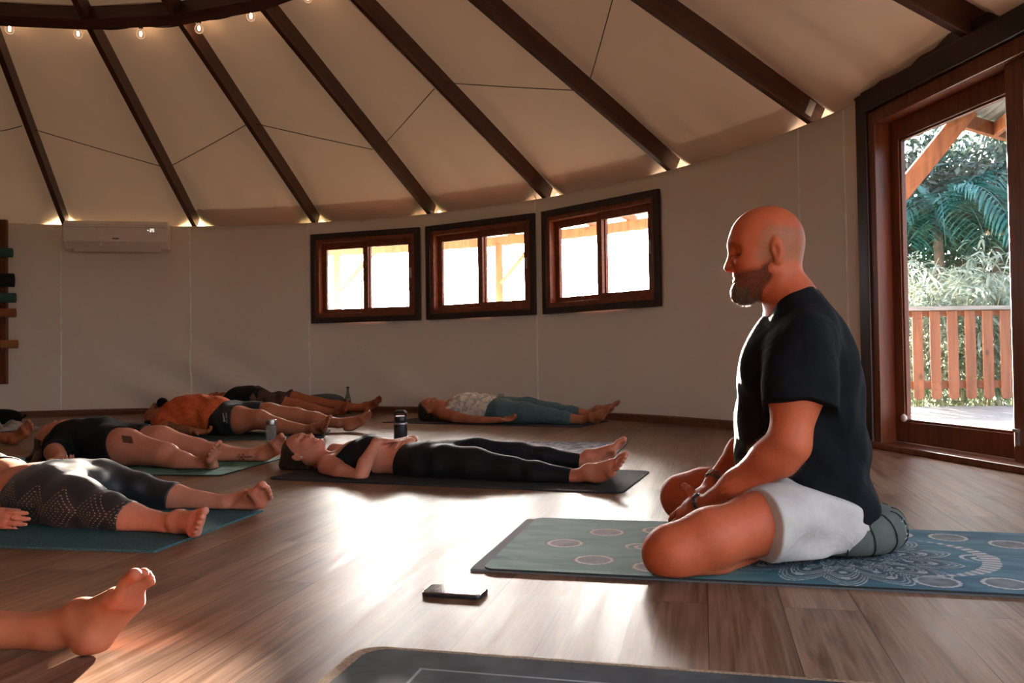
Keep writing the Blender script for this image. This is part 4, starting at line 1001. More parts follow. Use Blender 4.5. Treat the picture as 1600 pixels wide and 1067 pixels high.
class Prim:
    """tapered bar of elliptic section from a to b: half widths (w along side, d across), rounded ends"""
    def __init__(s, a, b, wa, wb=None, da=None, db=None, side=(0, 0, 1), ca=None, cb=None, k=.03, sub=False, tg='body'):
        s.a = np.asarray(a, float); s.b = np.asarray(b, float); s.wa = wa; s.wb = wa if wb is None else wb
        s.da = s.wa if da is None else da; s.db = (s.wb if db is None and da is None else (s.da if db is None else db))
        s.L = np.linalg.norm(s.b - s.a); ax = (s.b - s.a) if s.L > 1e-6 else np.cross(side, (0.3, 0.5, 0.8))
        s.ax, s.sd, s.nm = frame_of(ax, side)
        s.ca = min(s.wa, s.da) if ca is None else ca; s.cb = min(s.wb, s.db) if cb is None else cb
        s.k = k; s.sub = sub; s.tg = tg
    def bounds(s, m):
        r = max(s.wa, s.wb, s.da, s.db, s.ca, s.cb) + m
        return np.minimum(s.a, s.b) - r, np.maximum(s.a, s.b) + r
    def dist(s, X, Y, Z, grow=0.0):
        x, y, z = X - s.a[0], Y - s.a[1], Z - s.a[2]
        t = s.ax[0] * x + s.ax[1] * y + s.ax[2] * z
        u = s.sd[0] * x + s.sd[1] * y + s.sd[2] * z
        v = s.nm[0] * x + s.nm[1] * y + s.nm[2] * z
        L = max(s.L, 1e-6); f = np.clip(t / L, 0, 1); e = t - f * L
        w = s.wa + (s.wb - s.wa) * f + grow; d = s.da + (s.db - s.da) * f + grow; c = np.where(e < 0, s.ca, s.cb) + grow
        uw, vd, ec = u / w, v / d, e / c
        q0 = np.sqrt(uw * uw + vd * vd + ec * ec); uw = uw / w; vd = vd / d; ec = ec / c
        q1 = np.sqrt(uw * uw + vd * vd + ec * ec) + 1e-9
        return (q0 * (q0 - 1.0) / q1).astype(np.float32)

def ell(c, fwd, up, r, k=.02, sub=False, tg='body'):
    """ellipsoid with radii r = (along fwd, along up, across)"""
    f, u, n_ = frame_of(fwd, up); c = np.asarray(c, float)
    p = Prim(c - f * 1e-5, c + f * 1e-5, r[1], r[1], r[2], r[2], u, r[0], r[0], k, sub, tg); p.ax, p.sd, p.nm = f, u, n_; p.L = 2e-5
    return p

HALF = 'half'
CORE = ('torso', 'belly', 'hips', 'thighN', 'thighF', 'calfN', 'calfF')
UPPER = ('torso', 'belly', 'hips')
SHORT = ('torso', 'belly', 'hips', 'thighN', 'thighF')
class Field:
    def __init__(s, lo, hi, h):
        s.h = h; s.lo = np.asarray(lo, float); n = np.ceil((np.asarray(hi, float) - s.lo) / h).astype(int) + 1
        s.ax = [s.lo[i] + h * np.arange(n[i]) for i in range(3)]; s.d = np.full(n, .25, np.float32)
    def sl(s, lo, hi):
        r = []
        for i in range(3):
            a = max(0, int(math.floor((lo[i] - s.lo[i]) / s.h))); b = min(s.d.shape[i], int(math.ceil((hi[i] - s.lo[i]) / s.h)) + 1)
            if b - a < 2: return None
            r.append(slice(a, b))
        return tuple(r)
    def grid(s, q): return s.ax[0][q[0]][:, None, None], s.ax[1][q[1]][None, :, None], s.ax[2][q[2]][None, None, :]
    def add(s, p, grow=0.0):
        k = max(p.k, 1e-4); q = s.sl(*p.bounds(k + grow + .012))
        if q is None: return s
        X, Y, Z = s.grid(q); b = p.dist(X, Y, Z, grow); a = s.d[q]
        if p.sub:
            b = -b; h_ = np.maximum(k - np.abs(a - b), 0) / k; s.d[q] = np.maximum(a, b) + h_ * h_ * k * .25
        else:
            h_ = np.maximum(k - np.abs(a - b), 0) / k; s.d[q] = np.minimum(a, b) - h_ * h_ * k * .25
        return s
    def addall(s, ps, tags=None, grow=0.0):
        for p in ps:
            if tags is None or p.tg in tags: s.add(p, grow)
        return s
    def cut(s, pt, nrm, k=.004, within=None):
        """remove the side nrm points to; within = (centre, radius) limits the cut"""
        q = tuple(slice(0, n) for n in s.d.shape); X, Y, Z = s.grid(q); nrm = unit(nrm)
        b = ((X - pt[0]) * nrm[0] + (Y - pt[1]) * nrm[1] + (Z - pt[2]) * nrm[2]).astype(np.float32)
        if within is not None and within[0] is HALF:
            _, c, hn = within; b = np.minimum(b, ((X - c[0]) * hn[0] + (Y - c[1]) * hn[1] + (Z - c[2]) * hn[2]).astype(np.float32))
        elif within is not None:
            c, r = within; m = np.sqrt((X - c[0]) ** 2 + (Y - c[1]) ** 2 + (Z - c[2]) ** 2).astype(np.float32) - r; b = np.minimum(b, -m)
        h_ = np.maximum(k - np.abs(s.d - b), 0) / k; s.d = np.maximum(s.d, b) + h_ * h_ * k * .25
        return s
    def floor(s, z, k=.012):
        q = tuple(slice(0, n) for n in s.d.shape); X, Y, Z = s.grid(q); b = (z - Z + 0 * X + 0 * Y).astype(np.float32)
        h_ = np.maximum(k - np.abs(s.d - b), 0) / k; s.d = np.maximum(s.d, b) + h_ * h_ * k * .25; return s
    def displace(s, fn):
        m = np.abs(s.d) < .03; i, j, k = np.nonzero(m); s.d[m] += fn(s.ax[0][i], s.ax[1][j], s.ax[2][k]).astype(np.float32); return s
    def mesh(s):
        d = s.d; d[0] = d[-1] = .1; d[:, 0] = d[:, -1] = .1; d[:, :, 0] = d[:, :, -1] = .1
        sg = d < 0; n = d.shape
        c = np.zeros(tuple(m - 1 for m in n), np.uint8)
        for a in (0, 1):
            for b in (0, 1):
                for e in (0, 1): c += sg[a:n[0] - 1 + a, b:n[1] - 1 + b, e:n[2] - 1 + e]
        act = (c > 0) & (c < 8); I = np.argwhere(act); idx = np.full(act.shape, -1, np.int32); idx[act] = np.arange(len(I))
        acc = np.zeros((len(I), 3)); cnt = np.zeros(len(I))
        corner = [(a, b, e) for a in (0, 1) for b in (0, 1) for e in (0, 1)]
        val = {q: d[I[:, 0] + q[0], I[:, 1] + q[1], I[:, 2] + q[2]].astype(float) for q in corner}
        for q in corner:
            for ax in range(3):
                if q[ax]: continue
                r = list(q); r[ax] = 1; r = tuple(r); v0, v1 = val[q], val[r]; m = (v0 < 0) != (v1 < 0)
                t = np.where(m, v0 / np.where(m, v0 - v1, 1), 0); p = np.array(q, float)[None].repeat(len(I), 0); p[:, ax] = t
                acc[m] += p[m]; cnt[m] += 1
        V = s.lo + s.h * (I + acc / np.maximum(cnt, 1)[:, None]); F_ = []
        for ax in range(3):
            o1, o2 = [(1, 2), (2, 0), (0, 1)][ax]; A = [slice(1, m - 1) for m in n]; A[ax] = slice(0, n[ax] - 1); B = list(A); B[ax] = slice(1, n[ax])
            a, b = sg[tuple(A)], sg[tuple(B)]; E = np.argwhere(a != b); off = np.array([1, 1, 1]); off[ax] = 0; E = E + off; flip = sg[E[:, 0], E[:, 1], E[:, 2]]
            u = np.zeros(3, int); u[o1] = 1; v = np.zeros(3, int); v[o2] = 1
            q = [idx[tuple((E - u - v).T)], idx[tuple((E - v).T)], idx[tuple(E.T)], idx[tuple((E - u).T)]]
            Q = np.stack(q, 1); Q = np.where(flip[:, None], Q, Q[:, ::-1]); F_.append(Q)
        F_ = np.vstack(F_); F_ = F_[(F_ >= 0).all(1)]
        # two light relaxing passes
        for _ in range(2):
            S_ = np.zeros_like(V); C_ = np.zeros(len(V))
            for a, b in ((0, 1), (1, 2), (2, 3), (3, 0)):
                np.add.at(S_, F_[:, a], V[F_[:, b]]); np.add.at(C_, F_[:, a], 1); np.add.at(S_, F_[:, b], V[F_[:, a]]); np.add.at(C_, F_[:, b], 1)
            V = V * .55 + .45 * S_ / np.maximum(C_, 1)[:, None]
        return V, F_

def fast_mesh(name, V, F_, mat, parent=None, loc=None, attr=None):
    base = origin_of(parent) if parent is not None else np.asarray(loc, float)
    me = bpy.data.meshes.new(name); nv, nf = len(V), len(F_)
    me.vertices.add(nv); me.vertices.foreach_set('co', (V - base).astype(np.float32).ravel())
    me.loops.add(nf * 4); me.loops.foreach_set('vertex_index', F_.astype(np.int32).ravel())
    me.polygons.add(nf); me.polygons.foreach_set('loop_start', np.arange(0, nf * 4, 4, dtype=np.int32)); me.polygons.foreach_set('loop_total', np.full(nf, 4, np.int32))
    me.update(calc_edges=True); me.polygons.foreach_set('use_smooth', np.ones(nf, bool))
    if mat is not None: me.materials.append(mat)
    if attr is not None:
        at = me.color_attributes.new('tint', 'FLOAT_COLOR', 'POINT'); at.data.foreach_set('color', np.hstack([attr, np.ones((nv, 1))]).astype(np.float32).ravel())
    o = bpy.data.objects.new(name, me); COL.objects.link(o)
    if parent is not None: o.parent = parent
    else: o.location = tuple(base)
    return o

def skin_mat(name, col, sss=.06, rough=.55):
    t = NT(name); v = t.coords(); f = t.noise(v, 9, 4); f2 = t.noise(v, 70, 3)
    c = t.ramp(f, [(.3, (col[0] * .88, col[1] * .80, col[2] * .78)), (.7, (min(1, col[0] * 1.08), col[1] * 1.06, col[2] * 1.05))])
    c = t.mix(.25, c, t.ramp(f2, [(.35, (.8, .74, .72)), (.65, (1.1, 1.1, 1.1))]), 'MULTIPLY')
    a = t.n('ShaderNodeAttribute'); a.attribute_name = 'tint'; c = t.mix(1.0, c, a.outputs['Color'], 'MULTIPLY'); t.color(c)
    t.setb(Roughness=rough); t.b.inputs['Subsurface Weight'].default_value = sss; t.b.inputs['Subsurface Radius'].default_value = (.012, .004, .002); t.b.inputs['Subsurface Scale'].default_value = .6
    t.b.inputs['Specular IOR Level'].default_value = .28; t.bump(t.noise(v, 220, 2), .12, .0015); return t.m

# ---- head, hand, foot out of primitives -------------------------------------------------
def head_prims(c, fwd, up, u, female=False, beard=False):
    """u = size of one head unit (145 units from crown to chin)"""
    f, upv, sd = frame_of(fwd, up); c = np.asarray(c, float); P = []
    def L(a, b, s_=0): return c + u * (a * f + b * upv + s_ * sd)
    def E(a, b, s_, r, k=10, sub=False, tl=0.0):
        ff = f * math.cos(tl) + upv * math.sin(tl); uu = upv * math.cos(tl) - f * math.sin(tl)
        P.append(ell(L(a, b, s_), ff, uu, (r[0] * u, r[1] * u, r[2] * u), k * u, sub, 'head'))
    def R(p, q, r0, r1, k=10, sub=False): P.append(Prim(L(*p), L(*q), r0 * u, r1 * u, k=k * u, sub=sub, tg='head'))
    jw = .86 if female else 1.0
    E(-1, 7, 0, (54, 56, 44)); E(19, 8, 0, (39, 44, 38), 14)
    E(21, -26, 0, (33, 46, 35 * jw), 16)
    for s_ in (-1, 1):
        R((47, 4, s_ * 5), (35, 6, s_ * 27), 11, 9, 10)
        E(30, -22, s_ * 23 * jw, (17, 17, 14), 14)
        R((36, -64, s_ * 8 * jw), (-6, -40, s_ * 31 * jw), 13 if not female else 11, 12, 16)
    E(38, -66, 0, (15, 14, 15 * jw), 12)
    R((20, -62, 0), (-8, -52, 0), 18, 22, 16)
    for s_ in (-1, 1):
        E(54, -11, s_ * 24, (15, 7.5, 13), 9, True)
        E(38.5, -11.5, s_ * 17, (9.6, 8.4, 10.5), 4)
        R((48.6, -14.5, s_ * 11), (43.0, -14.5, s_ * 25), 0.9, 0.8, 1.5, True)
    R((52, -8, 0), (60, -31, 0), 5.0, 6.8 if not female else 5.8, 6); E(55, -33, 0, (8, 5, 9), 4)
    for s_ in (-1, 1): E(52, -33.5, s_ * 8, (6.5, 5, 5), 4); E(55, -38.5, s_ * 4.5, (3, 2.2, 2.6), 2, True)
    R((45, -45, -10), (45, -45, 10), 5.2, 5.2, 5); R((48, -44, -3), (48, -44, 3), 4.2, 4.2, 4)
    R((44, -53, -9), (44, -53, 9), 5.8, 5.8, 4)
    R((52.5, -48.8, -12), (52.5, -48.8, 12), 1.5, 1.5, 2, True)
    R((49, -61, -9), (49, -61, 9), 4.5, 4.5, 6, True)
    for s_ in (-1, 1):
        E(-11, -9, s_ * 44, (10, 19.5, 5.5), 3, False, -.18); E(-8, -12, s_ * 50, (4.5, 9, 4), 2.5, True, -.18); E(-11, -27, s_ * 43.5, (6, 6, 4), 3)
    P.append(('frame', c, f, upv, sd, u)); return P
def split_frame(P): return [p for p in P if isinstance(p, Prim)], [p for p in P if not isinstance(p, Prim)][0]

def hand_prims(W, D, N, T, sc=1.0, curl=.35, splay=.06, thumb=(.62, .72, .15), tuck=None, tg='hand'):
    """W wrist, D to the fingers, N out of the palm, T to the thumb side"""
    D = unit(D); N = unit(np.asarray(N) - D * (np.asarray(N) @ D)); Ts = np.cross(D, N); Ts = Ts if Ts @ np.asarray(T) > 0 else -Ts; P = []; W = np.asarray(W, float)
    P.append(Prim(W - D * .005 * sc, W + D * .045 * sc, .026 * sc, .035 * sc, .019 * sc, .0155 * sc, Ts, k=.016, tg=tg))
    P.append(Prim(W + D * .04 * sc, W + D * .088 * sc, .036 * sc, .0395 * sc, .0155 * sc, .0115 * sc, Ts, .014 * sc, .010 * sc, k=.012, tg=tg))
    P.append(Prim(W + D * .02 * sc + Ts * .018 * sc + N * .006 * sc, W + D * .055 * sc + Ts * .028 * sc + N * .004 * sc, .016 * sc, .013 * sc, k=.012, tg=tg))
    cur = tuck or (curl, curl * 1.05, curl * 1.15, curl * 1.3)
    for i, (o, ln, r, kx) in enumerate(zip((.029, .0098, -.0098, -.0280), (.073, .081, .075, .060), (.0090, .0092, .0089, .0079), (.088, .093, .089, .080))):
        p = W + D * kx * sc + Ts * o * sc; ang = 0; sdr = unit(D + Ts * splay * (1.5 - i) * 1.0)
        for j, (fr, bd) in enumerate(((.46, .55), (.30, 1.1), (.24, .8))):
            ang += cur[i] * bd; dr = sdr * math.cos(ang) + N * math.sin(ang); q = p + dr * ln * fr * sc
            P.append(Prim(p, q, r * sc * (1 - .07 * j), r * sc * (1 - .07 * (j + 1)), k=.0045, tg=tg)); p = q
    b = W + D * .030 * sc + Ts * .028 * sc + N * .004 * sc; d1 = unit(D * thumb[0] + Ts * thumb[1] + N * thumb[2]); q = b + d1 * .044 * sc
    P.append(Prim(b, q, .0135 * sc, .0108 * sc, k=.010, tg=tg)); d2 = unit(d1 + D * .35); P.append(Prim(q, q + d2 * .031 * sc, .0108 * sc, .0088 * sc, k=.004, tg=tg))
    return P

def foot_prims(HC, d, s_, m, sc=1.0, tg='foot'):
    """HC heel centre, d heel to toes, s_ out of the sole, m to the big-toe side"""
    d = unit(d); s_ = unit(s_ - d * (s_ @ d)); m = unit(m - d * (m @ d) - s_ * (m @ s_)); P = []
    def L(a, b, c): return HC + sc * (d * (a - .035) + s_ * (b + .030) + m * c)      # a along, b below sole, c medial
    P.append(ell(L(.036, -.030, 0), d, s_, (.040 * sc, .032 * sc, .032 * sc), .02, False, tg))
    A = L(.047, -.076, 0)
    P.append(Prim(L(.045, -.042, 0), A, .029 * sc, .029 * sc, .032 * sc, .031 * sc, m, k=.022, tg=tg))
    P.append(Prim(L(.062, -.052, .002), L(.150, -.026, .002),   .029 * sc, .037 * sc, .031 * sc, .0195 * sc, m, k=.026, tg=tg))
    P.append(Prim(L(.060, -.068, .004), L(.150, -.031, .008), .025 * sc, .019 * sc, .025 * sc, .016 * sc, m, k=.03, tg=tg))
    P.append(Prim(L(.16, -.019, .022), L(.150, -.016, -.028), .0185 * sc, .0155 * sc, k=.02, tg=tg))
    P.append(Prim(L(.045, -.018, -.012), L(.14, -.014, -.028), .020 * sc, .016 * sc, k=.02, tg=tg))
    P.append(ell(L(.105, .004, .028), d, s_, (.042 * sc, .016 * sc, .026 * sc), .022, True, tg))
    for c, a0, a1, r in ((.0295, .178, .236, .0132), (.0085, .182, .236, .0094), (-.0065, .178, .226, .0088), (-.0205, .170, .213, .0083), (-.033, .160, .199, .0080)):
        p, q = L(a0, -.018, c * .96), L(a1, -.0145, c * 1.05); md = (p + q) / 2 - s_ * .006 * sc
        P.append(Prim(p, md, r * sc, r * .92 * sc, k=.009, tg=tg)); P.append(Prim(md, q, r * .92 * sc, r * 1.06 * sc, k=.004, tg=tg))
    for c in (-1, 1): P.append(ell(A + m * c * .027 * sc + s_ * .008, d, s_, (.012, .012, .009), .014, False, tg))
    return P, A

class Body:
    """a person; points come as (px, py, lat): where the sight line meets the plane lat metres towards the viewer from the body's middle plane"""
    def __init__(s, O, axis, h=.004):
        s.O = np.asarray(O, float); s.axis = unit(axis); s.n = np.array([s.axis[1], -s.axis[0], 0.0])
        if s.n[1] > 0: s.n = -s.n
        s.P = []; s.h = h; s.fr = None
    def p(s, q):
        if len(q) == 4: return s.O + s.axis * q[1] + s.n * q[2] + np.array([0, 0, q[3]])
        d = ray(q[0], q[1]); t = ((s.O + s.n * q[2] - EYE) @ s.n) / (d @ s.n); return EYE + d * t
    def lim(s, tg, pts, rad, k=.03, side=None):
        """chain of round bars; rad items are r or (w, d)"""
        Q = [s.p(q) for q in pts]
        for i in range(len(Q) - 1):
            a, b = rad[i], rad[i + 1]; a = a if hasattr(a, '__len__') else (a, a); b = b if hasattr(b, '__len__') else (b, b)
            s.P.append(Prim(Q[i], Q[i + 1], a[0], b[0], a[1], b[1], s.n if side is None else side, k=k, tg=tg))
        return Q
    def ball(s, tg, q, r, k=.03, fwd=None, up=(0, 0, 1)):
        r = r if hasattr(r, '__len__') else (r, r, r); s.P.append(ell(s.p(q), s.axis if fwd is None else fwd, up, r, k, False, tg))
    def head(s, q, fwd_px, up_px, u, female=False, turn=0.0):
        """fwd_px, up_px: directions in the picture, read in the middle plane"""
        c = s.p(q); e = s.p((q[0] + fwd_px[0] * 10, q[1] + fwd_px[1] * 10, q[2])); g = s.p((q[0] + up_px[0] * 10, q[1] + up_px[1] * 10, q[2]))
        f = unit(e - c) + s.n * turn; P, s.fr = split_frame(head_prims(c, f, unit(g - c), u, female)); s.P += P; return s.fr
    def foot(s, HC, T, near, sole=None, sc=1.0, tg='foot'):
        hc, t = s.p(HC), s.p(T); d = t - hc; sl_ = s.axis if sole is None else np.asarray(sole, float); d = unit(d); sl_ = unit(sl_ - d * (sl_ @ d)); m = np.cross(d, sl_)
        want = (-s.n if near else s.n) + np.array([0, 0, .9])
        if m @ want < 0: m = -m
        P, A = foot_prims(hc, d, sl_, m, sc, tg); s.P += P; return A
    def hand(s, W, Tip, N, T, **kw):
        w, t = s.p(W), s.p(Tip); s.P += hand_prims(w, t - w, N, T, **kw); return w
    def box(s, ps, m=.03):
        lo = np.min([p.bounds(m)[0] for p in ps], 0); hi = np.max([p.bounds(m)[1] for p in ps], 0); return lo, hi
    def hem(s, near, q, d, lat=0.0, k=.003):
        """cut that ends a trouser leg or sleeve on one side of the body's middle plane"""
        return (s.p(q), unit(d), k, (HALF, s.O + s.n * (lat if near else -lat), s.n if near else -s.n))
    def skin(s, name, mat, label, floor_z=.006, tint=None, cat='person'):
        ps = s.P; lo, hi = s.box([p for p in ps if not p.sub]); F_ = Field(lo, hi, s.h); F_.addall(ps)
        F_.floor(floor_z); V, Q = F_.mesh(); col = np.ones((len(V), 3))
        if s.fr is not None: col = face_tint(V, s.fr, col)
        if tint is not None: col = tint(V, col)
        s.o = fast_mesh(name, V, Q, mat, None, (s.O[0], s.O[1], 0), col); tag(s.o, label, cat); s.V = V; return s.o
    def wear(s, name, mat, tags, grow, cuts=(), extra=(), h=None, fold=None, floor_z=.004, legs=(), k=.025, sub=()):
        """legs = sleeves or trouser legs, each ([tags], [extra prims], [cuts]), cut on its own before it joins the rest"""
        ps = [p for p in s.P if p.tg in tags and not p.sub]; allp = ps + list(extra)
        for lt, le, lc in legs: allp = allp + [p for p in s.P if p.tg in lt and not p.sub] + list(le)
        lo, hi = s.box(allp, .03 + grow); F_ = Field(lo, hi, h or s.h); F_.addall(ps, None, grow)
        for e in extra: F_.add(e)
        for c in cuts: F_.cut(*c)
        for lt, le, lc in legs:
            G = Field(lo, hi, h or s.h); G.addall([p for p in s.P if p.tg in lt and not p.sub], None, grow)
            for e in le: G.add(e)
            for c in lc: G.cut(*c)
            hh = np.maximum(k - np.abs(F_.d - G.d), 0) / k; F_.d = np.minimum(F_.d, G.d) - hh * hh * k * .25
        if fold is not None: F_.displace(fold)
        for e in sub: F_.add(e)
        F_.floor(floor_z, .004); V, Q = F_.mesh(); return fast_mesh(name, V, Q, mat, s.o, None, np.ones((len(V), 3)))

def face_tint(V, fr, col):
    _, c, f, u, sd, un = fr; q = (V - c) / un; a, b, s_ = q @ f, q @ u, q @ sd
    lip = np.exp(-((b + 49) / 6.5) ** 2 - (s_ / 12) ** 2) * (a > 43); col = col * (1 - lip[:, None] * np.array([.12, .42, .36]))
    br = np.clip(1 - np.abs(b - 4 - .02 * (np.abs(s_) - 16) ** 2 * -.5) / 3.6, 0, 1) * (np.abs(np.abs(s_) - 17) < 11) * (a > 34); col = col * (1 - br[:, None] * np.array([.6, .66, .68]))
    lash = np.clip(1 - np.abs(b + 14.5) / 1.9, 0, 1) * (np.abs(np.abs(s_) - 18) < 9) * (a > 36); col = col * (1 - lash[:, None] * .7)
    ck = np.exp(-((b + 25) / 14) ** 2 - ((np.abs(s_) - 26) / 12) ** 2) * (a > 20); col = col * (1 - ck[:, None] * np.array([.0, .14, .12]))
    return col
def to_px(V):
    r = V - EYE; d = r @ FWD; return 800 + FOC * (r @ RIGHT) / d, 533.5 - FOC * (r @ UP) / d
def hair_mat(name, col):
    t = NT(name); v = t.coords((3, 3, 3)); w = t.noise(t.coords((90, 90, 14)), 1.0, 4, .6, .8)
    t.color(t.ramp(w, [(.3, tuple(c * .5 for c in col)), (.7, tuple(c * 1.4 for c in col))])); t.setb(Roughness=.42); t.b.inputs['Specular IOR Level'].default_value = .5; t.bump(w, .5, .004); return t.m
def hair_cap(b, mat, grow=8, line=30, back=None, extra=(), name='hair'):
    """hair over the skull: everything behind the hairline"""
    _, c, f, u, sd, un = b.fr; ps = [ell(c + un * (-3 * f + 8 * u), f, u, ((54 + grow) * un, (56 + grow) * un, (45 + grow * .8) * un), .02, False, 'hair')] + list(extra)
    lo, hi = b.box(ps); F_ = Field(lo, hi, .004); F_.addall(ps); F_.displace(lambda x, y, z: .0016 * np.sin(((x - c[0]) * sd[0] + (y - c[1]) * sd[1] + (z - c[2]) * sd[2]) * 520 + 40 * ((z - c[2]))))
    F_.cut(c + un * (line * f + 30 * u), unit(f * 1.0 - u * .62), .006, (c + un * (55 * f - 20 * u), 80 * un))
    F_.floor(.006, .004); V, Q = F_.mesh(); return fast_mesh(name, V, Q, mat, b.o, None, np.ones((len(V), 3)))
# ================================================================== THE SEATED MAN
SK_TAN = skin_mat('skin_tanned', (.46, .102, .038)); SK_MID = skin_mat('skin_mid', (.42, .155, .080)); SK_FAIR = skin_mat('skin_fair', (.58, .235, .145)); SK_DEEP = skin_mat('skin_deeper', (.36, .11, .05))
def seated_man():
    B = Body((.95, 2.40, 0), (.972, -.236, 0), .0032); n = B.n; fwd = -B.axis; p = B.p; Z = np.array([0, 0, 1.0])
    U = .00191
    B.head((1200, 385, 0), (-1, .03), (.03, -1), U)
    # neck and shoulders
    B.lim('neck', [(1216, 418, 0), (1232, 462, 0), (1244, 505, 0)], [(.058, .058), (.062, .060), (.085, .075)], .04, n)
    for s_ in (1, -1): B.lim('torso', [(1246, 470, s_ * .03), (1262, 520, s_ * .155)], [.044, .058], .05)
    B.lim('torso', [(1250, 540, 0), (1250, 600, 0), (1254, 680, 0), (1268, 760, 0)], [(.165, .122), (.172, .142), (.165, .145), (.172, .135)], .06, n)
    for s_ in (1, -1): B.ball('torso', (1208, 575, s_ * .075), (.075, .07, .075), .06)
    B.ball('torso', (1215, 690, 0), (.10, .11, .13), .06)
    B.lim('hips', [(1272, 775, .0), (1288, 800, .0)], [(.172, .125), (.175, .115)], .05, n)
    # near (left) arm
    B.lim('armN', [(1256, 540, .185), (1244, 610, .215), (1234, 690, .235)], [.068, .066, .052], .04)
    B.lim('foreN', [(1232, 692, .235), (1205, 716, .215), (1150, 760, .165), (1104, 787, .105)], [.050, .049, .040, .0265], .03)
    B.lim('foreN', [(1236, 702, .24), (1225, 722, .235)], [.036, .035], .03)
    # far (right) arm
    B.lim('armF', [(1256, 540, -.185), (1232, 620, -.23), (1190, 690, -.235)], [.068, .062, .05], .04)
    B.lim('foreF', [(1190, 690, -.235), (1160, 705, -.21), (1113, 757, -.115)], [.05, .046, .027], .03)
    # hands: near hand palm down over the inner thigh, thumb up; far hand beneath it
    W = p((1100, 789, .10)); D = p((1052, 822, .035)) - W
    B.P += hand_prims(W, D, unit(-n * .7 - Z * .6 + fwd * .1), unit(Z + fwd * .5), 1.12, .30, .05, (.30, .95, .10))
    W2 = p((1111, 759, -.11)); D2 = p((1066, 797, -.03)) - W2
    B.P += hand_prims(W2, D2, unit(n * .3 - Z * .9), unit(Z * .4 + fwd + n * .8), 1.12, .28, .05, (.55, .80, .0))
    # near leg: thigh, knee, folded shin
    B.lim('thighN', [(1278, 800, .10), (1185, 818, .27), (1110, 842, .345), (1056, 862, .375)], [.104, .077, .075, .068], .03)
    B.ball('thighN', (1050, 866, .37), (.075, .066, .066), .04)
    kn = p((1058, 872, .36)); 
    B.lim('shinN', [(1066, 876, .35), (1112, 888, .325), ('q', -.22, .12, .066), ('q', -.24, -.06, .055)], [.058, .050, .047, .034], .018)
    # far leg
    B.lim('thighF', [(1278, 800, -.10), (1160, 772, -.22), (1100, 768, -.30), (1070, 772, -.33)], [.105, .085, .072, .064], .04)
    B.ball('thighF', (1064, 775, -.335), (.066, .064, .062), .04)
    B.lim('shinF', [(1066, 786, -.33), (1092, 797, -.24), ('q', -.36, -.06, .060), ('q', -.37, .07, .050)], [.056, .053, .046, .034], .03)
    # feet tucked in front of the cushion, under the opposite legs
    for (hc, d, s_, m) in ((('q', -.26, -.10, .042), -n * .9 + fwd * .2, -Z * .5 + fwd, Z), (('q', -.38, .11, .042), n * .9 + B.axis * .15, -Z * .6 + fwd, Z)):
        P, A = foot_prims(p(hc), d, np.asarray(s_, float), np.asarray(m, float), 1.05); B.P += P
    def tint(V, col):
        _, c, f, u, sd, un = B.fr; q = (V - c) / un; a, b, s_ = q @ f, q @ u, q @ sd
        # cropped hair round the sides and back of the skull
        edge = 32 - .10 * np.abs(a) - np.clip(a, 0, 60) * .55 + 2.0 * np.sin(a * .9) * np.sin(b * 1.3)
        st = np.clip((edge - b) / 9, 0, 1) * np.clip((a * -1 + 20 - .25 * b) / 10, 0, 1) * np.clip((b + 32) / 10, 0, 1) * (np.abs(s_) < 70); st *= np.clip((60 - np.abs(s_)) / 5, 0, 1)
        ear = (np.abs(s_) > 45.5) & (np.abs(a + 11) < 12); st = np.where(ear, 0, st); st = np.where(b < -60, 0, st)
        sp = .8 + .2 * np.sin(a * 3.1 + b * 1.7) * np.sin(b * 2.9 - a)
        col = col * (1 + st[:, None] * (np.array([-.30, .18, .42]) * sp[:, None] - .10 * (sp[:, None] < .72)))
        # beard area: soft pigment on the jaw, cheek line from the ear to the mouth corner
        up_ = np.where(a < 14, -20 - (a + 6) * .75, -35 - (a - 14) * .16); lo_ = np.where(a < 10, -50 - (a + 8) * 1.25, -88)
        bd = np.clip((up_ - b) / 7 + .3, 0, 1) * np.clip((b - lo_) / 9, 0, 1) * np.clip((a + 7) / 6, 0, 1) * (np.abs(s_) > 3) * (np.abs(s_) < 42)
        bd = bd * np.where((a > 42) & (np.abs(b + 49) < 4.5) & (np.abs(s_) < 11), 0, 1); bd = bd * (.82 + .18 * np.sin(a * 4.1 + b * 2.2) * np.sin(b * 3.7 - a * 1.3))
        col = col * (1 - bd[:, None] * np.array([.76, .74, .70]))
        return col
    B.skin('person', SK_TAN, 'seated bald bearded man in black t-shirt and white shorts, eyes closed, hands on lap', .0115, tint); o = B.o
    # beard: close-cropped mass plus short strands
    _, c, f, u, sd, un = B.fr; L = lambda a, b, s_=0: c + un * (a * f + b * u + s_ * sd); BP = []
    for s_ in (-1, 1):
        BP.append(Prim(L(38, -66, s_ * 8), L(22, -58, s_ * 20), 14.0 * un, 9.0 * un, k=.016))
        BP.append(Prim(L(45, -41, s_ * 2), L(39, -52, s_ * 15), 6.4 * un, 6.0 * un, k=.006)); BP.append(Prim(L(37, -54, s_ * 14), L(32, -66, s_ * 14), 7.4 * un, 10 * un, k=.008))
    BP += [ell(L(40, -72, 0), f, u, (17 * un, 18 * un, 18 * un), .01), Prim(L(30, -74, 0), L(6, -62, 0), 16 * un, 16 * un, k=.015), Prim(L(46, -62, -7), L(46, -62, 7), 6.5 * un, 6.5 * un, k=.006)]
    BS = [Prim(L(52, -48.5, -11), L(52, -48.5, 11), 5.0 * un, 5.0 * un, k=.003, sub=True)]
    lo, hi = B.box(BP); F_ = Field(lo, hi, .0022); F_.addall(BP); F_.addall(BS)
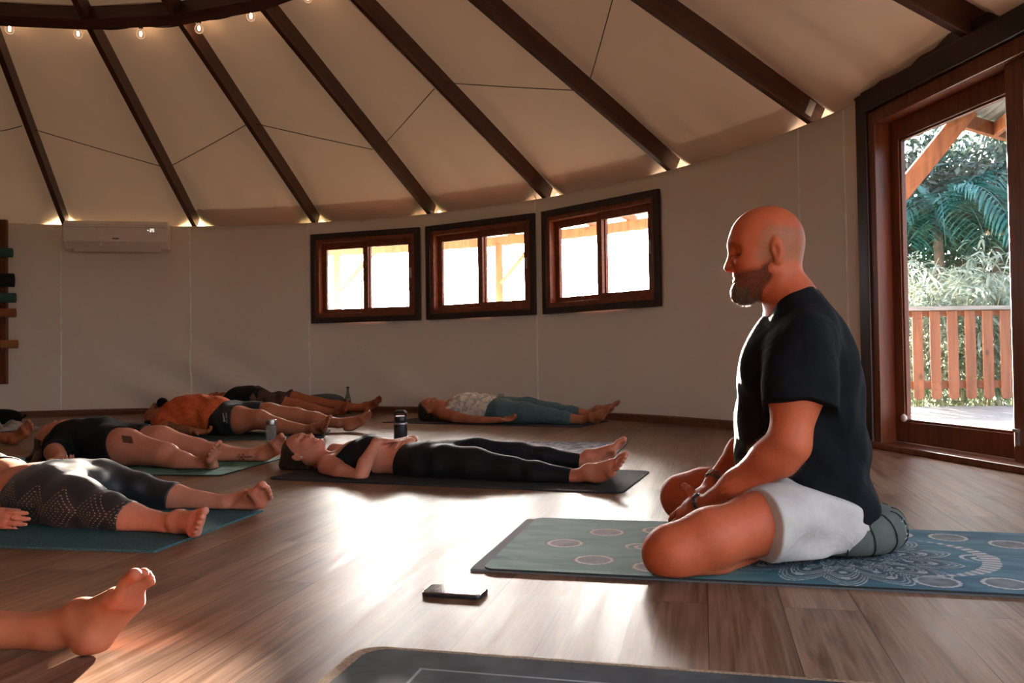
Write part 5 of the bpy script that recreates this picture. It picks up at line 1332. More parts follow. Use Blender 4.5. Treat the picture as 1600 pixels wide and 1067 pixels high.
    F_.displace(lambda x, y, z: .0011 * np.sin(x * 1500 + 9 * np.sin(z * 700)) * np.sin(z * 1300 + y * 900)); V, Q = F_.mesh()
    bm_ = hair_mat('beard_hair', (.085, .040, .022)); bo = fast_mesh('beard', V, Q, bm_, o, None, np.ones((len(V), 3)))
    r = np.random.default_rng(3)
    def strands(name, Vs, dirs, ln, mat, rad=.00022, parent=o, curl=.4):
        VV = []; FF = []
        for q, d in zip(Vs, dirs):
            d = unit(d + r.normal(0, curl * .5, 3)); s1 = unit(np.cross(d, (.3, .2, 1))); s2 = np.cross(d, s1); l = ln * r.uniform(.55, 1.25); k = len(VV); bend = r.normal(0, curl, 3) * l * .35
            m_ = q + d * l * .5 + bend * .4; e = q + d * l + bend
            for pt, rr in ((q - d * .002, rad), (m_, rad * .8)):
                for an in (0, 2.1, 4.2): VV.append(pt + rr * (math.cos(an) * s1 + math.sin(an) * s2))
            VV.append(e)
            for i in range(3): FF.append((k + i, k + (i + 1) % 3, k + 3 + (i + 1) % 3, k + 3 + i)); FF.append((k + 3 + i, k + 3 + (i + 1) % 3, k + 6))
        return link_mesh(name, VV, FF, mat, parent, True)
    ctr = L(14, -50, 0); pick = r.choice(len(V), 2600); Vs = V[pick]; nd = Vs - ctr; nd = nd / np.linalg.norm(nd, axis=1)[:, None] * .7 + np.array([0, 0, -.55]) + f * .25
    # shorter hairs over the whole pigmented jaw
    q_ = (B.V - c) / un; a_, b_, l_ = q_ @ f, q_ @ u, q_ @ sd
    m_ = (b_ < np.where(a_ < 14, -22 - (a_ + 6) * .75, -38 - (a_ - 14) * .16)) & (b_ > np.where(a_ < 10, -48 - (a_ + 8) * 1.25, -86)) & (a_ > -5) & (np.abs(l_) > 4) & (np.abs(l_) < 42) & ~((a_ > 42) & (np.abs(b_ + 49) < 4) & (np.abs(l_) < 11))
    I_ = r.choice(np.nonzero(m_)[0], 2600); V2 = B.V[I_]; n2 = V2 - L(8, -45, 0); n2 = n2 / np.linalg.norm(n2, axis=1)[:, None] * .55 + np.array([0, 0, -.7]) + f * .2
    strands('beard_strands', np.vstack([Vs, V2]), np.vstack([nd, n2]), .0075, bm_, .00026, bo)
    # fair hairs on the forearms and shins
    hm = hair_mat('body_hair', (.36, .19, .10)); sv = B.V
    def hairs(tags, cnt, ln, lean, rad=.00016):
        out = []; dr = []
        for pr in [x for x in B.P if x.tg in tags]:
            d = pr.dist(sv[:, 0], sv[:, 1], sv[:, 2]); I = np.nonzero(np.abs(d) < .010)[0]
            if not len(I): continue
            I = r.choice(I, max(1, int(cnt * pr.L))); q = sv[I]; t_ = np.clip((q - pr.a) @ pr.ax, 0, pr.L); c_ = pr.a + t_[:, None] * pr.ax; nn = q - c_; nn /= np.linalg.norm(nn, axis=1)[:, None] + 1e-9
            out += list(q); dr += list(nn * .75 + pr.ax * lean)
        return out, dr
    q, d = hairs(('foreN', 'foreF'), 3000, .014, .5); strands('arm_hair', q, d, .012, hm, .00011, o, .5)
    q, d = hairs(('thighN', 'thighF', 'shinF', 'shinN'), 6000, .011, .5); strands('leg_hair', q, d, .009, hm, .00011, o, .5)
    # t-shirt
    tee = fabric('black_tee', (.0055, .0055, .0065), 600, rough=.9, fold=.45, foldscale=7, sheen=.0)
    tee.node_tree.nodes['Principled BSDF'].inputs['Specular IOR Level'].default_value = .12
    ex = [Prim(p((1268, 760, 0)), p((1298, 802, 0)), .190, .182, .132, .112, n, k=.05),
          Prim(p((1300, 560, 0)), p((1318, 790, 0)), .155, .158, .045, .060, n, k=.05), Prim(p((1200, 560, 0)), p((1196, 700, 0)), .13, .13, .06, .070, n, k=.05)]
    slN = [Prim(p((1250, 560, .19)), p((1246, 640, .225)), .078, .085, k=.04), Prim(p((1270, 600, .20)), p((1280, 660, .215)), .05, .034, k=.05)]
    slF = [Prim(p((1250, 560, -.19)), p((1232, 625, -.225)), .078, .083, k=.04)]
    ac = p((1250, 560, 0))
    def fold(x, y, z):
        q = np.stack([x, y, z], -1) - ac; lt = q @ n; fw = q @ fwd; zz = q[:, 2]
        w = .0045 * np.sin(zz * 42 + fw * 26 + 2.5 * np.sin(lt * 14)) * np.clip((-zz - .05) * 4, 0, 1) + .0035 * np.sin(fw * 46 - zz * 30 + 2 * np.sin(zz * 9)) + .0025 * np.sin(lt * 55 + zz * 34)
        return w
    hemN = unit(p((1243, 632, .225)) - p((1250, 560, .19)) + fwd * -.012)
    hem = unit(-Z - B.axis * .45)
    cuts = [(p((1226, 468, 0)), unit(p((1210, 418, 0)) - p((1240, 492, 0)) + fwd * .030), .004), (p((1272, 797, 0)), hem, .005)]
    B.wear('t_shirt', tee, ('torso', 'hips'), .013, cuts, ex, .004, fold, .004,
           [(('armN',), slN, [(p((1246, 635, .225)), hemN, .004)]), (('armF',), slF, [(p((1230, 632, -.225)), unit(p((1215, 655, -.23)) - p((1245, 590, -.21))), .004)])], .03)
    # shorts
    wh = fabric('white_shorts_cloth', (.47, .41, .36), 700, rough=.85, var=.05, fold=.25, foldscale=14)
    ex = [Prim(p((1285, 797, 0)), p((1320, 815, 0)), .180, .170, .10, .080, n, k=.05), Prim(p((1306, 812, 0)), p((1334, 825, 0)), .172, .150, .060, .045, n, k=.04)]
    lgN = [Prim(p((1275, 800, .09)), p((1185, 822, .275)), .116, .094, k=.05), Prim(p((1255, 838, .20)), p((1188, 858, .285)), .050, .040, k=.05)]
    lgF = [Prim(p((1270, 790, -.08)), p((1175, 780, -.21)), .115, .100, k=.05)]
    tc = p((1278, 803, .10)); td = unit(p((1110, 846, .345)) - tc)
    def fold2(x, y, z):
        q = np.stack([x, y, z], -1) - tc; t_ = q @ td; v = q[:, 2]; l = q @ n
        an = np.arctan2(v + .02, l + .03); kk = np.clip(t_ * 5 + .25, 0, 1) * np.clip(l * 8, 0, 1); return .0095 * np.sin(an * 7 + t_ * 12 + 1.0) * kk + .0035 * np.sin(an * 13 - t_ * 24) * kk
    fd = unit(p((1100, 768, -.30)) - p((1278, 800, -.10)))
    cuts = [(p((1272, 755, 0)), unit(Z + B.axis * .45), .01)]
    B.wear('shorts', wh, ('hips',), .010, cuts, ex, .004, fold2, .03,
           [(('thighN',), lgN, [(p((1174, 824, .27)), unit(td + Z * .12), .003), (p((1272, 752, 0)), unit(Z + B.axis * .45), .01)]), (('thighF',), lgF, [(p((1160, 772, -.22)), fd, .004)])], .03)
    # wrist bands
    def band(name, q, ax, r0, nb, rb, mat, lab, cat_):
        a, s1, s2 = frame_of(ax, Z); root = None; mb = MB()
        for i in range(nb):
            an = 2 * math.pi * i / nb; cc = q + r0 * (math.cos(an) * s1 + math.sin(an) * s2); mb.lathe(cc - a * rb, [(0, 0), (rb * .7, rb * .3), (rb, rb), (rb * .7, rb * 1.7), (0, 2 * rb)], 8, (s1, s2, a))
        b_ = mb.build(name, mat, o, True); b_['label'] = lab
    wa = p((1104, 787, .105)); band('bracelet', p((1096, 788, .098)) , wa - p((1150, 760, .165)), .030, 20, .0055, simple('dark_beads', (.02, .012, .010), .3), 'black bead bracelet', 'bracelet')
    band('bracelet', p((1117, 752, -.122)), p((1113, 757, -.115)) - p((1160, 705, -.21)), .031, 22, .0055, simple('brown_beads', (.10, .05, .03), .4), 'brown bead bracelet', 'bracelet')
    band('bracelet', p((1121, 747, -.13)), p((1113, 757, -.115)) - p((1160, 705, -.21)), .033, 24, .0035, simple('steel_beads', (.25, .22, .20), .3, .8), 'thin metal bracelet', 'bracelet')
    return B
TEACHER = seated_man()

# ---- round cushion under him
def cushion():
    c = np.array([.925, 2.425, .011]); z = np.array([0, 0, 1.0]); root = empty('meditation_cushion', c, 'round grey-green cushion with curved seams under the seated man', 'cushion')
    V = []; Fc = []; ns, nr = 120, 30
    for j in range(nr + 1):
        th = -math.pi / 2 + math.pi * j / nr
        for i in range(ns):
            a = 2 * math.pi * i / ns; seam = .006 * math.exp(-(((a / (2 * math.pi) * 16 + .10 * math.sin(th) * 2) % 1 - .5) / .06) ** 2)
            r = (.122 + .082 * max(0, math.cos(th)) ** .8 - seam * math.cos(th)) if abs(th) < 1.56 else 0.02
            if abs(th) > 1.0: r *= max(.05, (math.pi / 2 - abs(th)) / .57) ** .5
            V.append(c + np.array([r * math.cos(a), r * math.sin(a), .064 + .063 * math.sin(th)]))
    for j in range(nr):
        for i in range(ns): Fc.append((j * ns + i, j * ns + (i + 1) % ns, (j + 1) * ns + (i + 1) % ns, (j + 1) * ns + i))
    mb = MB(); mb.add(V, Fc); mb.build('cover', fabric('sage_cotton', (.085, .092, .078), 800, var=.08), root, True)
    st = MB()
    for i in range(16):
        pts = []
        for j in range(5, nr - 4):
            th = -math.pi / 2 + math.pi * j / nr; a = ((i + .5 - .20 * math.sin(th)) / 16) * 2 * math.pi; r = .122 + .082 * max(0, math.cos(th)) ** .8 + .0006
            if abs(th) > 1.0: r *= max(.05, (math.pi / 2 - abs(th)) / .57) ** .5
            pts.append(c + np.array([r * math.cos(a), r * math.sin(a), .064 + .063 * math.sin(th)]))
        st.tube(pts, .0022, 5)
    st.build('piping', fabric('piping_cloth', (.03, .033, .028), 800), root, True)
    # pale woven emblem: a small ring with a leaf line, at the right end
    em = MB()
    def on_side(az, th): r = .122 + .082 * max(0, math.cos(th)) ** .8 + .0004; return c + np.array([r * math.cos(az), r * math.sin(az), .064 + .063 * math.sin(th)])
    a0 = math.radians(-38)
    em.tube([on_side(a0 + .055 * math.cos(t_), .12 + .20 * math.sin(t_)) for t_ in np.linspace(0, 5.4, 20)], .0010, 5)
    em.tube([on_side(a0 + .09 * u, .55 + .05 * math.sin(u * 3)) for u in np.linspace(-1, 1, 10)], .0009, 5); em.tube([on_side(a0 + .07 * u, -.26) for u in np.linspace(-1, 1, 8)], .0009, 5)
    em.build('emblem', simple('pale_thread', (.40, .40, .37), .7), root, True)
cushion()
# ================================================================== PEOPLE LYING ON THEIR BACKS
Zv = np.array([0, 0, 1.0])
BLK = fabric('black_jersey', (.008, .009, .011), 900, rough=.62, fold=.18, foldscale=12, sheen=.08)
BLK2 = fabric('black_cotton', (.009, .009, .010), 700, rough=.85, fold=.3, foldscale=10, sheen=.05)
def ring(o, q, ax, r, mat, rb=.0012):
    a, s1, s2 = frame_of(ax, Zv); mb = MB(); mb.tube([q + r * (math.cos(t_) * s1 + math.sin(t_) * s2) for t_ in np.linspace(0, 2 * math.pi, 17)[:-1]], rb, 6, True); return mb.build('ring', mat, o, True)
GOLD = simple('gold', (.75, .52, .25), .25, 1.0, var=.03)
def far_arm(B, sh, hip_s, lat, z=.05, r=(.046, .036, .026), sc=.95):
    """arm resting along the body on the far side"""
    e = ('q', sh[1] + .27, lat - .05, z + .004); w = ('q', sh[1] + .51, lat - .08, z - .008)
    B.lim('armF', [sh, e], [r[0], r[1]], .03); B.lim('armF', [e, w], [r[1] * .98, r[2]], .02)
    W = B.p(w); B.P += hand_prims(W, B.axis - B.n * .15, Zv, B.n, sc, .35)

# ------------------------------------------------ woman in black crop top, in the middle
def woman_middle():
    B = Body((-.20, 4.09, 0), (.944, -.33, 0), .0036); p = B.p; n = B.n
    B.head((471, 706, 0), (.10, -1), (-1, -.10), .00163, True, .03)
    B.lim('neck', [(484, 712, 0), (512, 722, 0), (532, 724, 0)], [.050, .050, .060], .03)
    B.lim('torso', [(540, 722, 0), (560, 717, 0), (598, 716, 0)], [(.115, .068), (.142, .092), (.136, .092)], .05)
    for s_ in (1, -1): B.lim('torso', [(536, 722, s_ * .04), (516, 726, s_ * .155)], [.050, .048], .04); B.ball('torso', (579, 700 - (s_ < 0) * 3, s_ * .07), (.060, .058, .062), .04)
    B.lim('belly', [(598, 718, 0), (636, 720, 0)], [(.130, .086), (.128, .078)], .05)
    B.lim('hips', [(640, 721, 0), (668, 722, 0), (700, 724, 0)], [(.140, .080), (.168, .094), (.172, .092)], .05)
    B.lim('thighN', [(696, 724, .09), (740, 728, .105), (800, 735, .125)], [.088, .079, .058], .04)
    B.lim('calfN', [(800, 736, .125), (838, 741, .13), (900, 746, .13)], [.056, .053, .034], .03)
    B.lim('thighF', [(700, 716, -.09), (745, 711, -.10), (812, 710, -.12)], [.088, .078, .056], .04)
    B.lim('calfF', [(812, 711, -.12), (852, 716, -.125), (912, 722, -.13)], [.054, .050, .033], .03)
    AN = B.foot((929, 748, .13), (972, 714, .215), True, None, 1.0); B.P.append(Prim(p((900, 746, .13)), AN, .034, .034, k=.02, tg='foot'))
    AF = B.foot((925, 727, -.13), (972, 686, -.17), False, None, 1.0); B.P.append(Prim(p((912, 722, -.13)), AF, .033, .034, k=.02, tg='foot'))
    B.lim('armN', [(512, 728, .165), (535, 741, .225), (563, 748, .27)], [.051, .046, .039], .03)
    B.lim('foreN', [(562, 748, .275), (571, 724, .225), (588, 692, .115)], [.036, .038, .0245], .008)
    W = p((588, 690, .11)); B.P += hand_prims(W, p((624, 688, .0)) - W, -Zv + B.axis * .1, -B.axis + n * .1, .95, .22)
    B.lim('armF', [(524, 706, -.165), (566, 707, -.25)], [.048, .038], .03); B.lim('foreF', [(566, 707, -.25), (645, 687, -.085)], [.037, .0235], .008)
    W = p((643, 687, -.075)); B.P += hand_prims(W, p((622, 695, .07)) - W, -Zv - n * .1, -B.axis - n * .2, .95, .16)
    B.skin('person', SK_FAIR, 'woman lying on her back in black crop top and leggings, hands on her stomach', .0075)
    B.wear('crop_top', BLK, UPPER, .0055, [(p((546, 712, 0)), unit(-B.axis + Zv * .62), .004), (p((600, 716, 0)), unit(B.axis + Zv * .05), .004)], (), .0036)
    B.wear('leggings', BLK, CORE, .0045, [(p((634, 722, 0)), -unit(B.axis - Zv * .12), .004), B.hem(True, (893, 745, .13), p((900, 746, .13)) - p((838, 741, .13))), B.hem(False, (908, 722, -.13), p((912, 722, -.13)) - p((852, 716, -.125)))], (), .0036)
    hm = hair_mat('dark_hair', (.022, .014, .010)); _, c, f, u, sd, un = B.fr
    ex = [ell(c + un * (-46 * f + 30 * u), f, u, (34 * un, 42 * un, 46 * un), .03), Prim(c + un * (-50 * f + 10 * u), c + un * (-58 * f - 45 * u), 34 * un, 22 * un, 24 * un, 16 * un, sd, k=.03)]
    hair_cap(B, hm, 5, 22, None, ex)
    mb = MB(); mb.lathe(c + un * (-6 * f - 33 * u) + n * 50 * un, [(0, -.004), (.004, -.002), (.0045, 0), (.004, .002), (0, .004)], 10); mb.build('earring', simple('pearl', (.85, .80, .74), .2), B.o, True)
    # thin waistband cord
    return B
# ------------------------------------------------ woman in dotted leggings, front left
def woman_front():
    B = Body((-1.75, 3.15, 0), (.932, -.362, 0), .004); p = B.p; n = B.n
    B.lim('hips', [('q', -.08, 0, .098), ('q', .02, 0, .100), ('q', .10, 0, .098)], [(.168, .088), (.180, .098), (.178, .094)], .05)
    B.lim('belly', [('q', -.30, 0, .102), ('q', -.14, 0, .100)], [(.14, .090), (.145, .086)], .06)
    B.lim('torso', [('q', -.52, 0, .105), ('q', -.32, 0, .105)], [(.13, .085), (.145, .095)], .06)
    for s_ in (1, -1): B.ball('torso', ('q', -.42, s_ * .075, .155), (.06, .06, .05), .04); B.lim('torso', [('q', -.53, s_ * .05, .10), ('q', -.56, s_ * .16, .085)], [.05, .05], .04)
    B.lim('neck', [('q', -.56, 0, .10), ('q', -.68, 0, .095)], [.058, .050], .03)
    c = p(('q', -.80, 0, .105)); P, B.fr = split_frame(head_prims(c, Zv, -B.axis, .00163, True)); B.P += P
    B.lim('armN', [('q', -.55, .17, .08), ('q', -.30, .26, .055), ('q', -.055, .285, .045)], [.048, .039, .026], .012)
    far_arm(B, ('q', -.55, -.17, .08), 0, -.20, .055)
    W = p((-18, 811, .275)); B.P += hand_prims(W, p((36, 815, .27)) - W, -n * .95 - Zv * .2, Zv, .98, .14, .0, (.95, .10, .35)); RG = [B.P[-14 + 3], B.P[-14 + 9]]
    B.lim('armN', [('q', -.055, .285, .045), (-18, 812, .275)], [.026, .026], .02)
    B.lim('thighN', [(78, 777, .095), (118, 787, .115), (166, 798, .13)], [.102, .085, .060], .05)
    B.lim('calfN', [(166, 799, .13), (203, 812, .125), (270, 822, .115), (290, 823, .11)], [.059, .054, .037, .033], .03)
    B.lim('thighF', [(100, 760, -.10), (160, 756, -.17), (214, 764, -.21)], [.100, .080, .060], .05)
    B.lim('calfF', [(214, 765, -.21), (272, 780, -.25), (354, 788, -.29)], [.059, .054, .033], .03)
    AN = B.foot((298, 822, .11), (309, 806, .285), True, B.axis * .9 + n * .15, 1.0); B.P.append(Prim(p((290, 823, .11)), AN, .033, .034, k=.02, tg='foot'))
    AF = B.foot((375, 796, -.30), (434, 750, -.26), False, B.axis * .8 + n * .62, 1.0); B.P.append(Prim(p((354, 788, -.29)), AF, .033, .034, k=.02, tg='foot'))
    B.skin('person', SK_FAIR, 'woman lying at the left in black dotted cropped leggings on a teal blue mat', .0085)
    B.wear('crop_top', BLK, UPPER, .006, [(p(('q', -.50, 0, .15)), unit(-B.axis + Zv * .6), .004), (p(('q', -.29, 0, .1)), B.axis, .004)], (), .005)
    t = NT('dotted_leggings'); v = t.coords(); sep = t.n('ShaderNodeVectorMath', operation='DOT_PRODUCT'); t.l(v, sep.inputs[0]); ta = unit(p((208, 800, .13)) - p((78, 777, .095))); sep.inputs[1].default_value = tuple(ta)
    a = sep.outputs['Value']; bn = unit(np.cross(ta, n)); bn = bn if bn[2] > 0 else -bn; sb = t.n('ShaderNodeVectorMath', operation='DOT_PRODUCT'); t.l(v, sb.inputs[0]); sb.inputs[1].default_value = tuple(bn); b = sb.outputs['Value']
    sn = t.n('ShaderNodeVectorMath', operation='DOT_PRODUCT'); t.l(v, sn.inputs[0]); sn.inputs[1].default_value = tuple(n)
    def cell(x, s_): return t.math('ABSOLUTE', t.math('SUBTRACT', t.math('FRACT', t.math('MULTIPLY', x, 1 / s_)), .5))
    # rows of small holes following nested diamonds
    dx = cell(t.math('ADD', a, .04), .130); dy = t.math('ABSOLUTE', t.math('SUBTRACT', b, .088)); rr = t.math('ADD', t.math('MULTIPLY', dx, 2.0), t.math('MULTIPLY', dy, 1 / .070))
    band = t.math('LESS_THAN', t.math('ABSOLUTE', t.math('SUBTRACT', t.math('FRACT', t.math('MULTIPLY', rr, 3.4)), .5)), .10)
    hole = t.math('LESS_THAN', cell(b, .0088), .22); inside = t.math('MULTIPLY', t.math('LESS_THAN', rr, 1.28), t.math('GREATER_THAN', sn.outputs['Value'], .10))
    inside = t.math('MULTIPLY', inside, t.math('GREATER_THAN', a, -.02)); m_ = t.math('MULTIPLY', t.math('MULTIPLY', band, hole), inside)
    t.color(t.mix(m_, (.008, .009, .011), (.42, .26, .16))); t.setb(Roughness=.55); t.b.inputs['Sheen Weight'].default_value = .1; t.bump(t.noise(v, 12, 3), .15, .02)
    def fold(x, y, z): return .0022 * np.sin(x * 60 + y * 30) * np.sin(z * 50 + x * 22)
    B.wear('leggings', t.m, CORE, .0045, [(p(('q', -.055, 0, .1)), -unit(B.axis - Zv * .25), .004), B.hem(True, (203, 812, .125), p((270, 822, .115)) - p((166, 799, .13))), B.hem(False, (273, 781, -.25), p((354, 788, -.29)) - p((214, 765, -.21)))], (), .004, fold)
    hair_cap(B, hair_mat('brown_hair', (.05, .03, .018)), 6, 22)
    for f_ in RG: ring(B.o, f_.a + (f_.b - f_.a) * .55, f_.ax, f_.wa * 1.04, GOLD)
    return B
# ------------------------------------------------ tattooed woman in black
def woman_tattoo():
    B = Body((-2.35, 4.80, 0), (.95, -.31, 0), .004); p = B.p; n = B.n
    B.head((83, 687, 0), (-.25, -.97), (-.97, .25), .00165, True, .06)
    B.lim('neck', [(90, 690, 0), (100, 694, 0)], [.055, .062], .03)
    B.lim('torso', [(104, 694, 0), (122, 689, 0)], [(.150, .085), (.168, .108)], .06)
    B.lim('belly', [(122, 688, 0), (150, 687, 0)], [(.165, .112), (.165, .122)], .06)
    for s_ in (1, -1): B.ball('torso', (122, 676, s_ * .085), (.075, .06, .075), .05); B.lim('torso', [(103, 696, s_ * .05), (99, 700, s_ * .17)], [.052, .055], .04)
    B.lim('hips', [(160, 690, 0), (182, 694, 0)], [(.178, .118), (.182, .108)], .05)
    B.lim('armN', [(97, 701, .18), (86, 706, .28), (84, 709, .34)], [.055, .050, .042], .03); B.lim('foreN', [(84, 709, .34), (90, 712, .42), (94, 716, .48)], [.044, .042, .028], .012)
    W = p((94, 717, .48)); B.P += hand_prims(W, p((107, 724, .55)) - W, Zv, -B.axis, .95, .4)
    far_arm(B, ('q', -.30, -.19, .085), 0, -.24, .055)
    B.lim('thighN', [(172, 696, .095), (196, 699, .11), (258, 710, .13)], [.108, .099, .064], .04)
    B.lim('calfN', [(258, 711, .13), (284, 722, .13), (316, 728, .12)], [.063, .054, .036], .03)
    B.lim('thighF', [(205, 692, -.10), (250, 692, -.13), (308, 702, -.17)], [.108, .094, .062], .04)
    B.lim('calfF', [(308, 702, -.17), (345, 709, -.19), (392, 712, -.22)], [.060, .052, .035], .03)
    AN = B.foot((331, 731, .11), (332, 697, .215), True, B.axis * .9 + n * .35, 1.02); B.P.append(Prim(p((316, 728, .12)), AN, .036, .036, k=.02, tg='foot'))
    AF = B.foot((407, 716, -.23), (450, 680, -.24), False, B.axis * .8 + n * .55, 1.02); B.P.append(Prim(p((392, 712, -.22)), AF, .035, .036, k=.02, tg='foot'))
    def tint(V, col):
        x, y = to_px(V); lat = (V - B.O) @ n; ink = np.zeros(len(V))
        # square block on the thigh, sheared with it
        u = (x - 199) / 8.0 - (y - 686.5) * .03; v = (y - 686.5) / 5.6 - (x - 199) * .022
        ink = np.where((np.abs(u) < 1) & (np.abs(v) < 1) & (lat > .04), .80 + .15 * np.sin(x * 3.1) * np.sin(y * 3.7), ink)
        # flower outline above the far ankle
        u, v = (x - 377) / 9.0, (y - 714) / 6.2; rr = np.hypot(u, v); an = np.arctan2(v, u); pet = .62 + .30 * np.cos(an * 6)
        fl = (rr < pet) & ~((rr > .30) & (rr < .42)); st = (np.abs(v - .05 * np.sin(u * 3)) < .14) & (u > .6) & (u < 2.0); ink = np.where((fl | st) & (lat < -.08) , .72, ink)
        ink = np.clip(ink, 0, .9); return col * (1 - ink[:, None] * np.array([1.0, .97, .95]))
    B.skin('person', SK_FAIR, 'person in black top and shorts with square thigh tattoo, lying on the green mat', .0075, tint)
    B.wear('top', BLK2, UPPER + ('armN',), .009, [(p((108, 668, 0)), unit(-B.axis + Zv * .5), .006), (p((176, 690, 0)), B.axis, .006), B.hem(True, (85, 707, .30), p((84, 709, .34)) - p((97, 701, .18)), .195)], (), .0045, lambda x, y, z: .003 * np.sin(x * 50 + z * 40 + 2 * np.sin(y * 20)))
    B.wear('shorts', BLK2, SHORT, .011, [(p((158, 690, 0)), -B.axis, .006), B.hem(True, (191, 698, .11), p((258, 710, .13)) - p((172, 696, .095)) + Zv * .16), B.hem(False, (226, 690, -.11), p((308, 702, -.17)) - p((205, 692, -.10)))], (), .0045, lambda x, y, z: .003 * np.sin(x * 44 + z * 30))
    hm = hair_mat('auburn_hair', (.055, .022, .014)); _, c, f, u, sd, un = B.fr
    ex = [Prim(c + un * (-35 * f + 40 * u), np.array([*p((44, 703, .05))[:2], .02]), 46 * un, .030, 34 * un, .012, sd, k=.04), Prim(c + un * (-40 * f + 30 * u + 20 * sd), np.array([*p((54, 709, .20))[:2], .018]), 36 * un, .022, 28 * un, .010, sd, k=.03)]
    hair_cap(B, hm, 6, 22, None, ex)
    return B
# ------------------------------------------------ man in the orange shirt
def man_orange():
    B = Body((-2.30, 6.65, 0), (.988, -.15, 0), .0045); p = B.p; n = B.n
    B.head((247, 652, 0), (-.66, -.75), (-.75, .66), .00170, False, .05)
    B.lim('neck', [(252, 655, 0), (262, 657, 0)], [.062, .075], .03)
    B.lim('torso', [(264, 656, 0), (286, 650, 0), (306, 649, 0)], [(.165, .098), (.19, .135), (.185, .145)], .06)
    for s_ in (1, -1): B.lim('torso', [(262, 656, s_ * .05), (254, 660, s_ * .18)], [.06, .062], .04)
    B.lim('belly', [(306, 649, 0), (335, 650, 0)], [(.185, .150), (.18, .148)], .06)
    B.lim('hips', [(342, 652, 0), (362, 655, 0)], [(.182, .135), (.185, .118)], .05)
    B.lim('armN', [(252, 660, .20), (262, 668, .28)], [.060, .054], .03); B.lim('foreN', [(262, 669, .28), (284, 673, .31), (302, 674, .32)], [.048, .043, .030], .012)
    W = p((303, 674, .32)); B.P += hand_prims(W, p((328, 676, .33)) - W, Zv + n * .3, n, 1.05, .45)
    far_arm(B, ('q', -.46, -.20, .10), 0, -.25, .06, (.056, .045, .030), 1.05)
    B.lim('thighN', [(358, 659, .10), (372, 656, .11), (406, 655, .13)], [.112, .104, .072], .04)
    B.lim('calfN', [(406, 655, .13), (436, 666, .13), (482, 672, .12)], [.070, .060, .038], .03)
    B.lim('thighF', [(368, 650, -.11), (420, 648, -.15), (462, 650, -.18)], [.112, .092, .068], .04)
    B.lim('calfF', [(462, 650, -.18), (494, 656, -.19), (528, 661, -.20)], [.066, .060, .038], .03)
    AN = B.foot((499, 674, .12), (509, 658, .25), True, B.axis * .9 + n * .1, 1.1); B.P.append(Prim(p((482, 672, .12)), AN, .038, .038, k=.02, tg='foot'))
    AF = B.foot((544, 668, -.20), (584, 640, -.22), False, B.axis * .9 + n * .25, 1.1); B.P.append(Prim(p((528, 661, -.20)), AF, .038, .038, k=.02, tg='foot'))
    def tint(V, col):
        x, y = to_px(V); lat = (V - B.O) @ n
        _, c, f, u, sd, un = B.fr; q = (V - c) / un; a, b, s_ = q @ f, q @ u, q @ sd
        bd = np.clip((-30 - (a - 14) * .2 - b) / 6, 0, 1) * (b > -86) * (a > -2) * (np.abs(s_) < 40); col = col * (1 - bd[:, None] * .85)
        ink = (lat > .22) & (x > 262) & (x < 296) & (np.sin(x * 1.3 + y * .7) * np.sin(y * 1.9 - x * .4) > -.35); return col * np.where(ink, .35, 1.0)[:, None]
    B.skin('person', SK_MID, 'bearded man lying in orange shirt and black shorts behind the tattooed legs', .0075, tint)
    OR = fabric('orange_shirt_cloth', (.52, .095, .028), 700, rough=.9, fold=.45, foldscale=16)
    def fold(x, y, z): return .0045 * np.sin(x * 46 + z * 26 + 2.2 * np.sin(y * 12 + z * 9)) * np.sin(z * 24 + x * 9 + 1)
    B.wear('shirt', OR, UPPER + ('armN',), .012, [(p((264, 640, 0)), unit(-B.axis + Zv * .35), .006), (p((346, 652, 0)), unit(B.axis - Zv * .45), .005), B.hem(True, (262, 668, .275), p((262, 668, .28)) - p((252, 660, .20)), .225)], (), .0045, fold)
    logo = NT('black_shorts_cloth'); logo.setb(Roughness=.8); a_ = logo.n('ShaderNodeAttribute'); a_.attribute_name = 'tint'; logo.color(logo.mix(1.0, (.009, .010, .011), a_.outputs['Color'], 'MULTIPLY')); logo.bump(logo.noise(logo.coords(), 14, 3), .3, .015)
    so = B.wear('shorts', logo.m, SHORT, .014, [(p((347, 652, 0)), -unit(B.axis - Zv * .45), .006), B.hem(True, (373, 656, .11), p((406, 655, .13)) - p((358, 659, .10))), B.hem(False, (410, 648, -.14), p((462, 650, -.18)) - p((368, 650, -.11)))], (), .0035, lambda x, y, z: .003 * np.sin(x * 40 + z * 30))
    # white hooked stroke and a short row of letters-like marks down the side
    V = np.empty(len(so.data.vertices) * 3); so.data.vertices.foreach_get('co', V); V = V.reshape(-1, 3) + origin_of(so); x, y = to_px(V); lat = (V - B.O) @ n; k = (lat > .06)
    t_ = (y - 645) / 14; m1 = k & (t_ > 0) & (t_ < 1) & (np.abs(x - (348.2 + 2.6 * t_)) < .5 + 1.3 * t_); m2 = k & (np.abs(x - (353.2 + .10 * (y - 645))) < .8) & (y > 644) & (y < 662) & (np.sin(y * 2.2) > -.35)
    cl = np.ones((len(V), 4), np.float32); cl[m1 | m2, :3] = 42.0; so.data.color_attributes['tint'].data.foreach_set('color', cl.ravel())
    hair_cap(B, hair_mat('black_hair', (.012, .010, .009)), 7, 16)
    _, c, f, u, sd, un = B.fr; F2 = Field(c - .2, c + .2, .004)
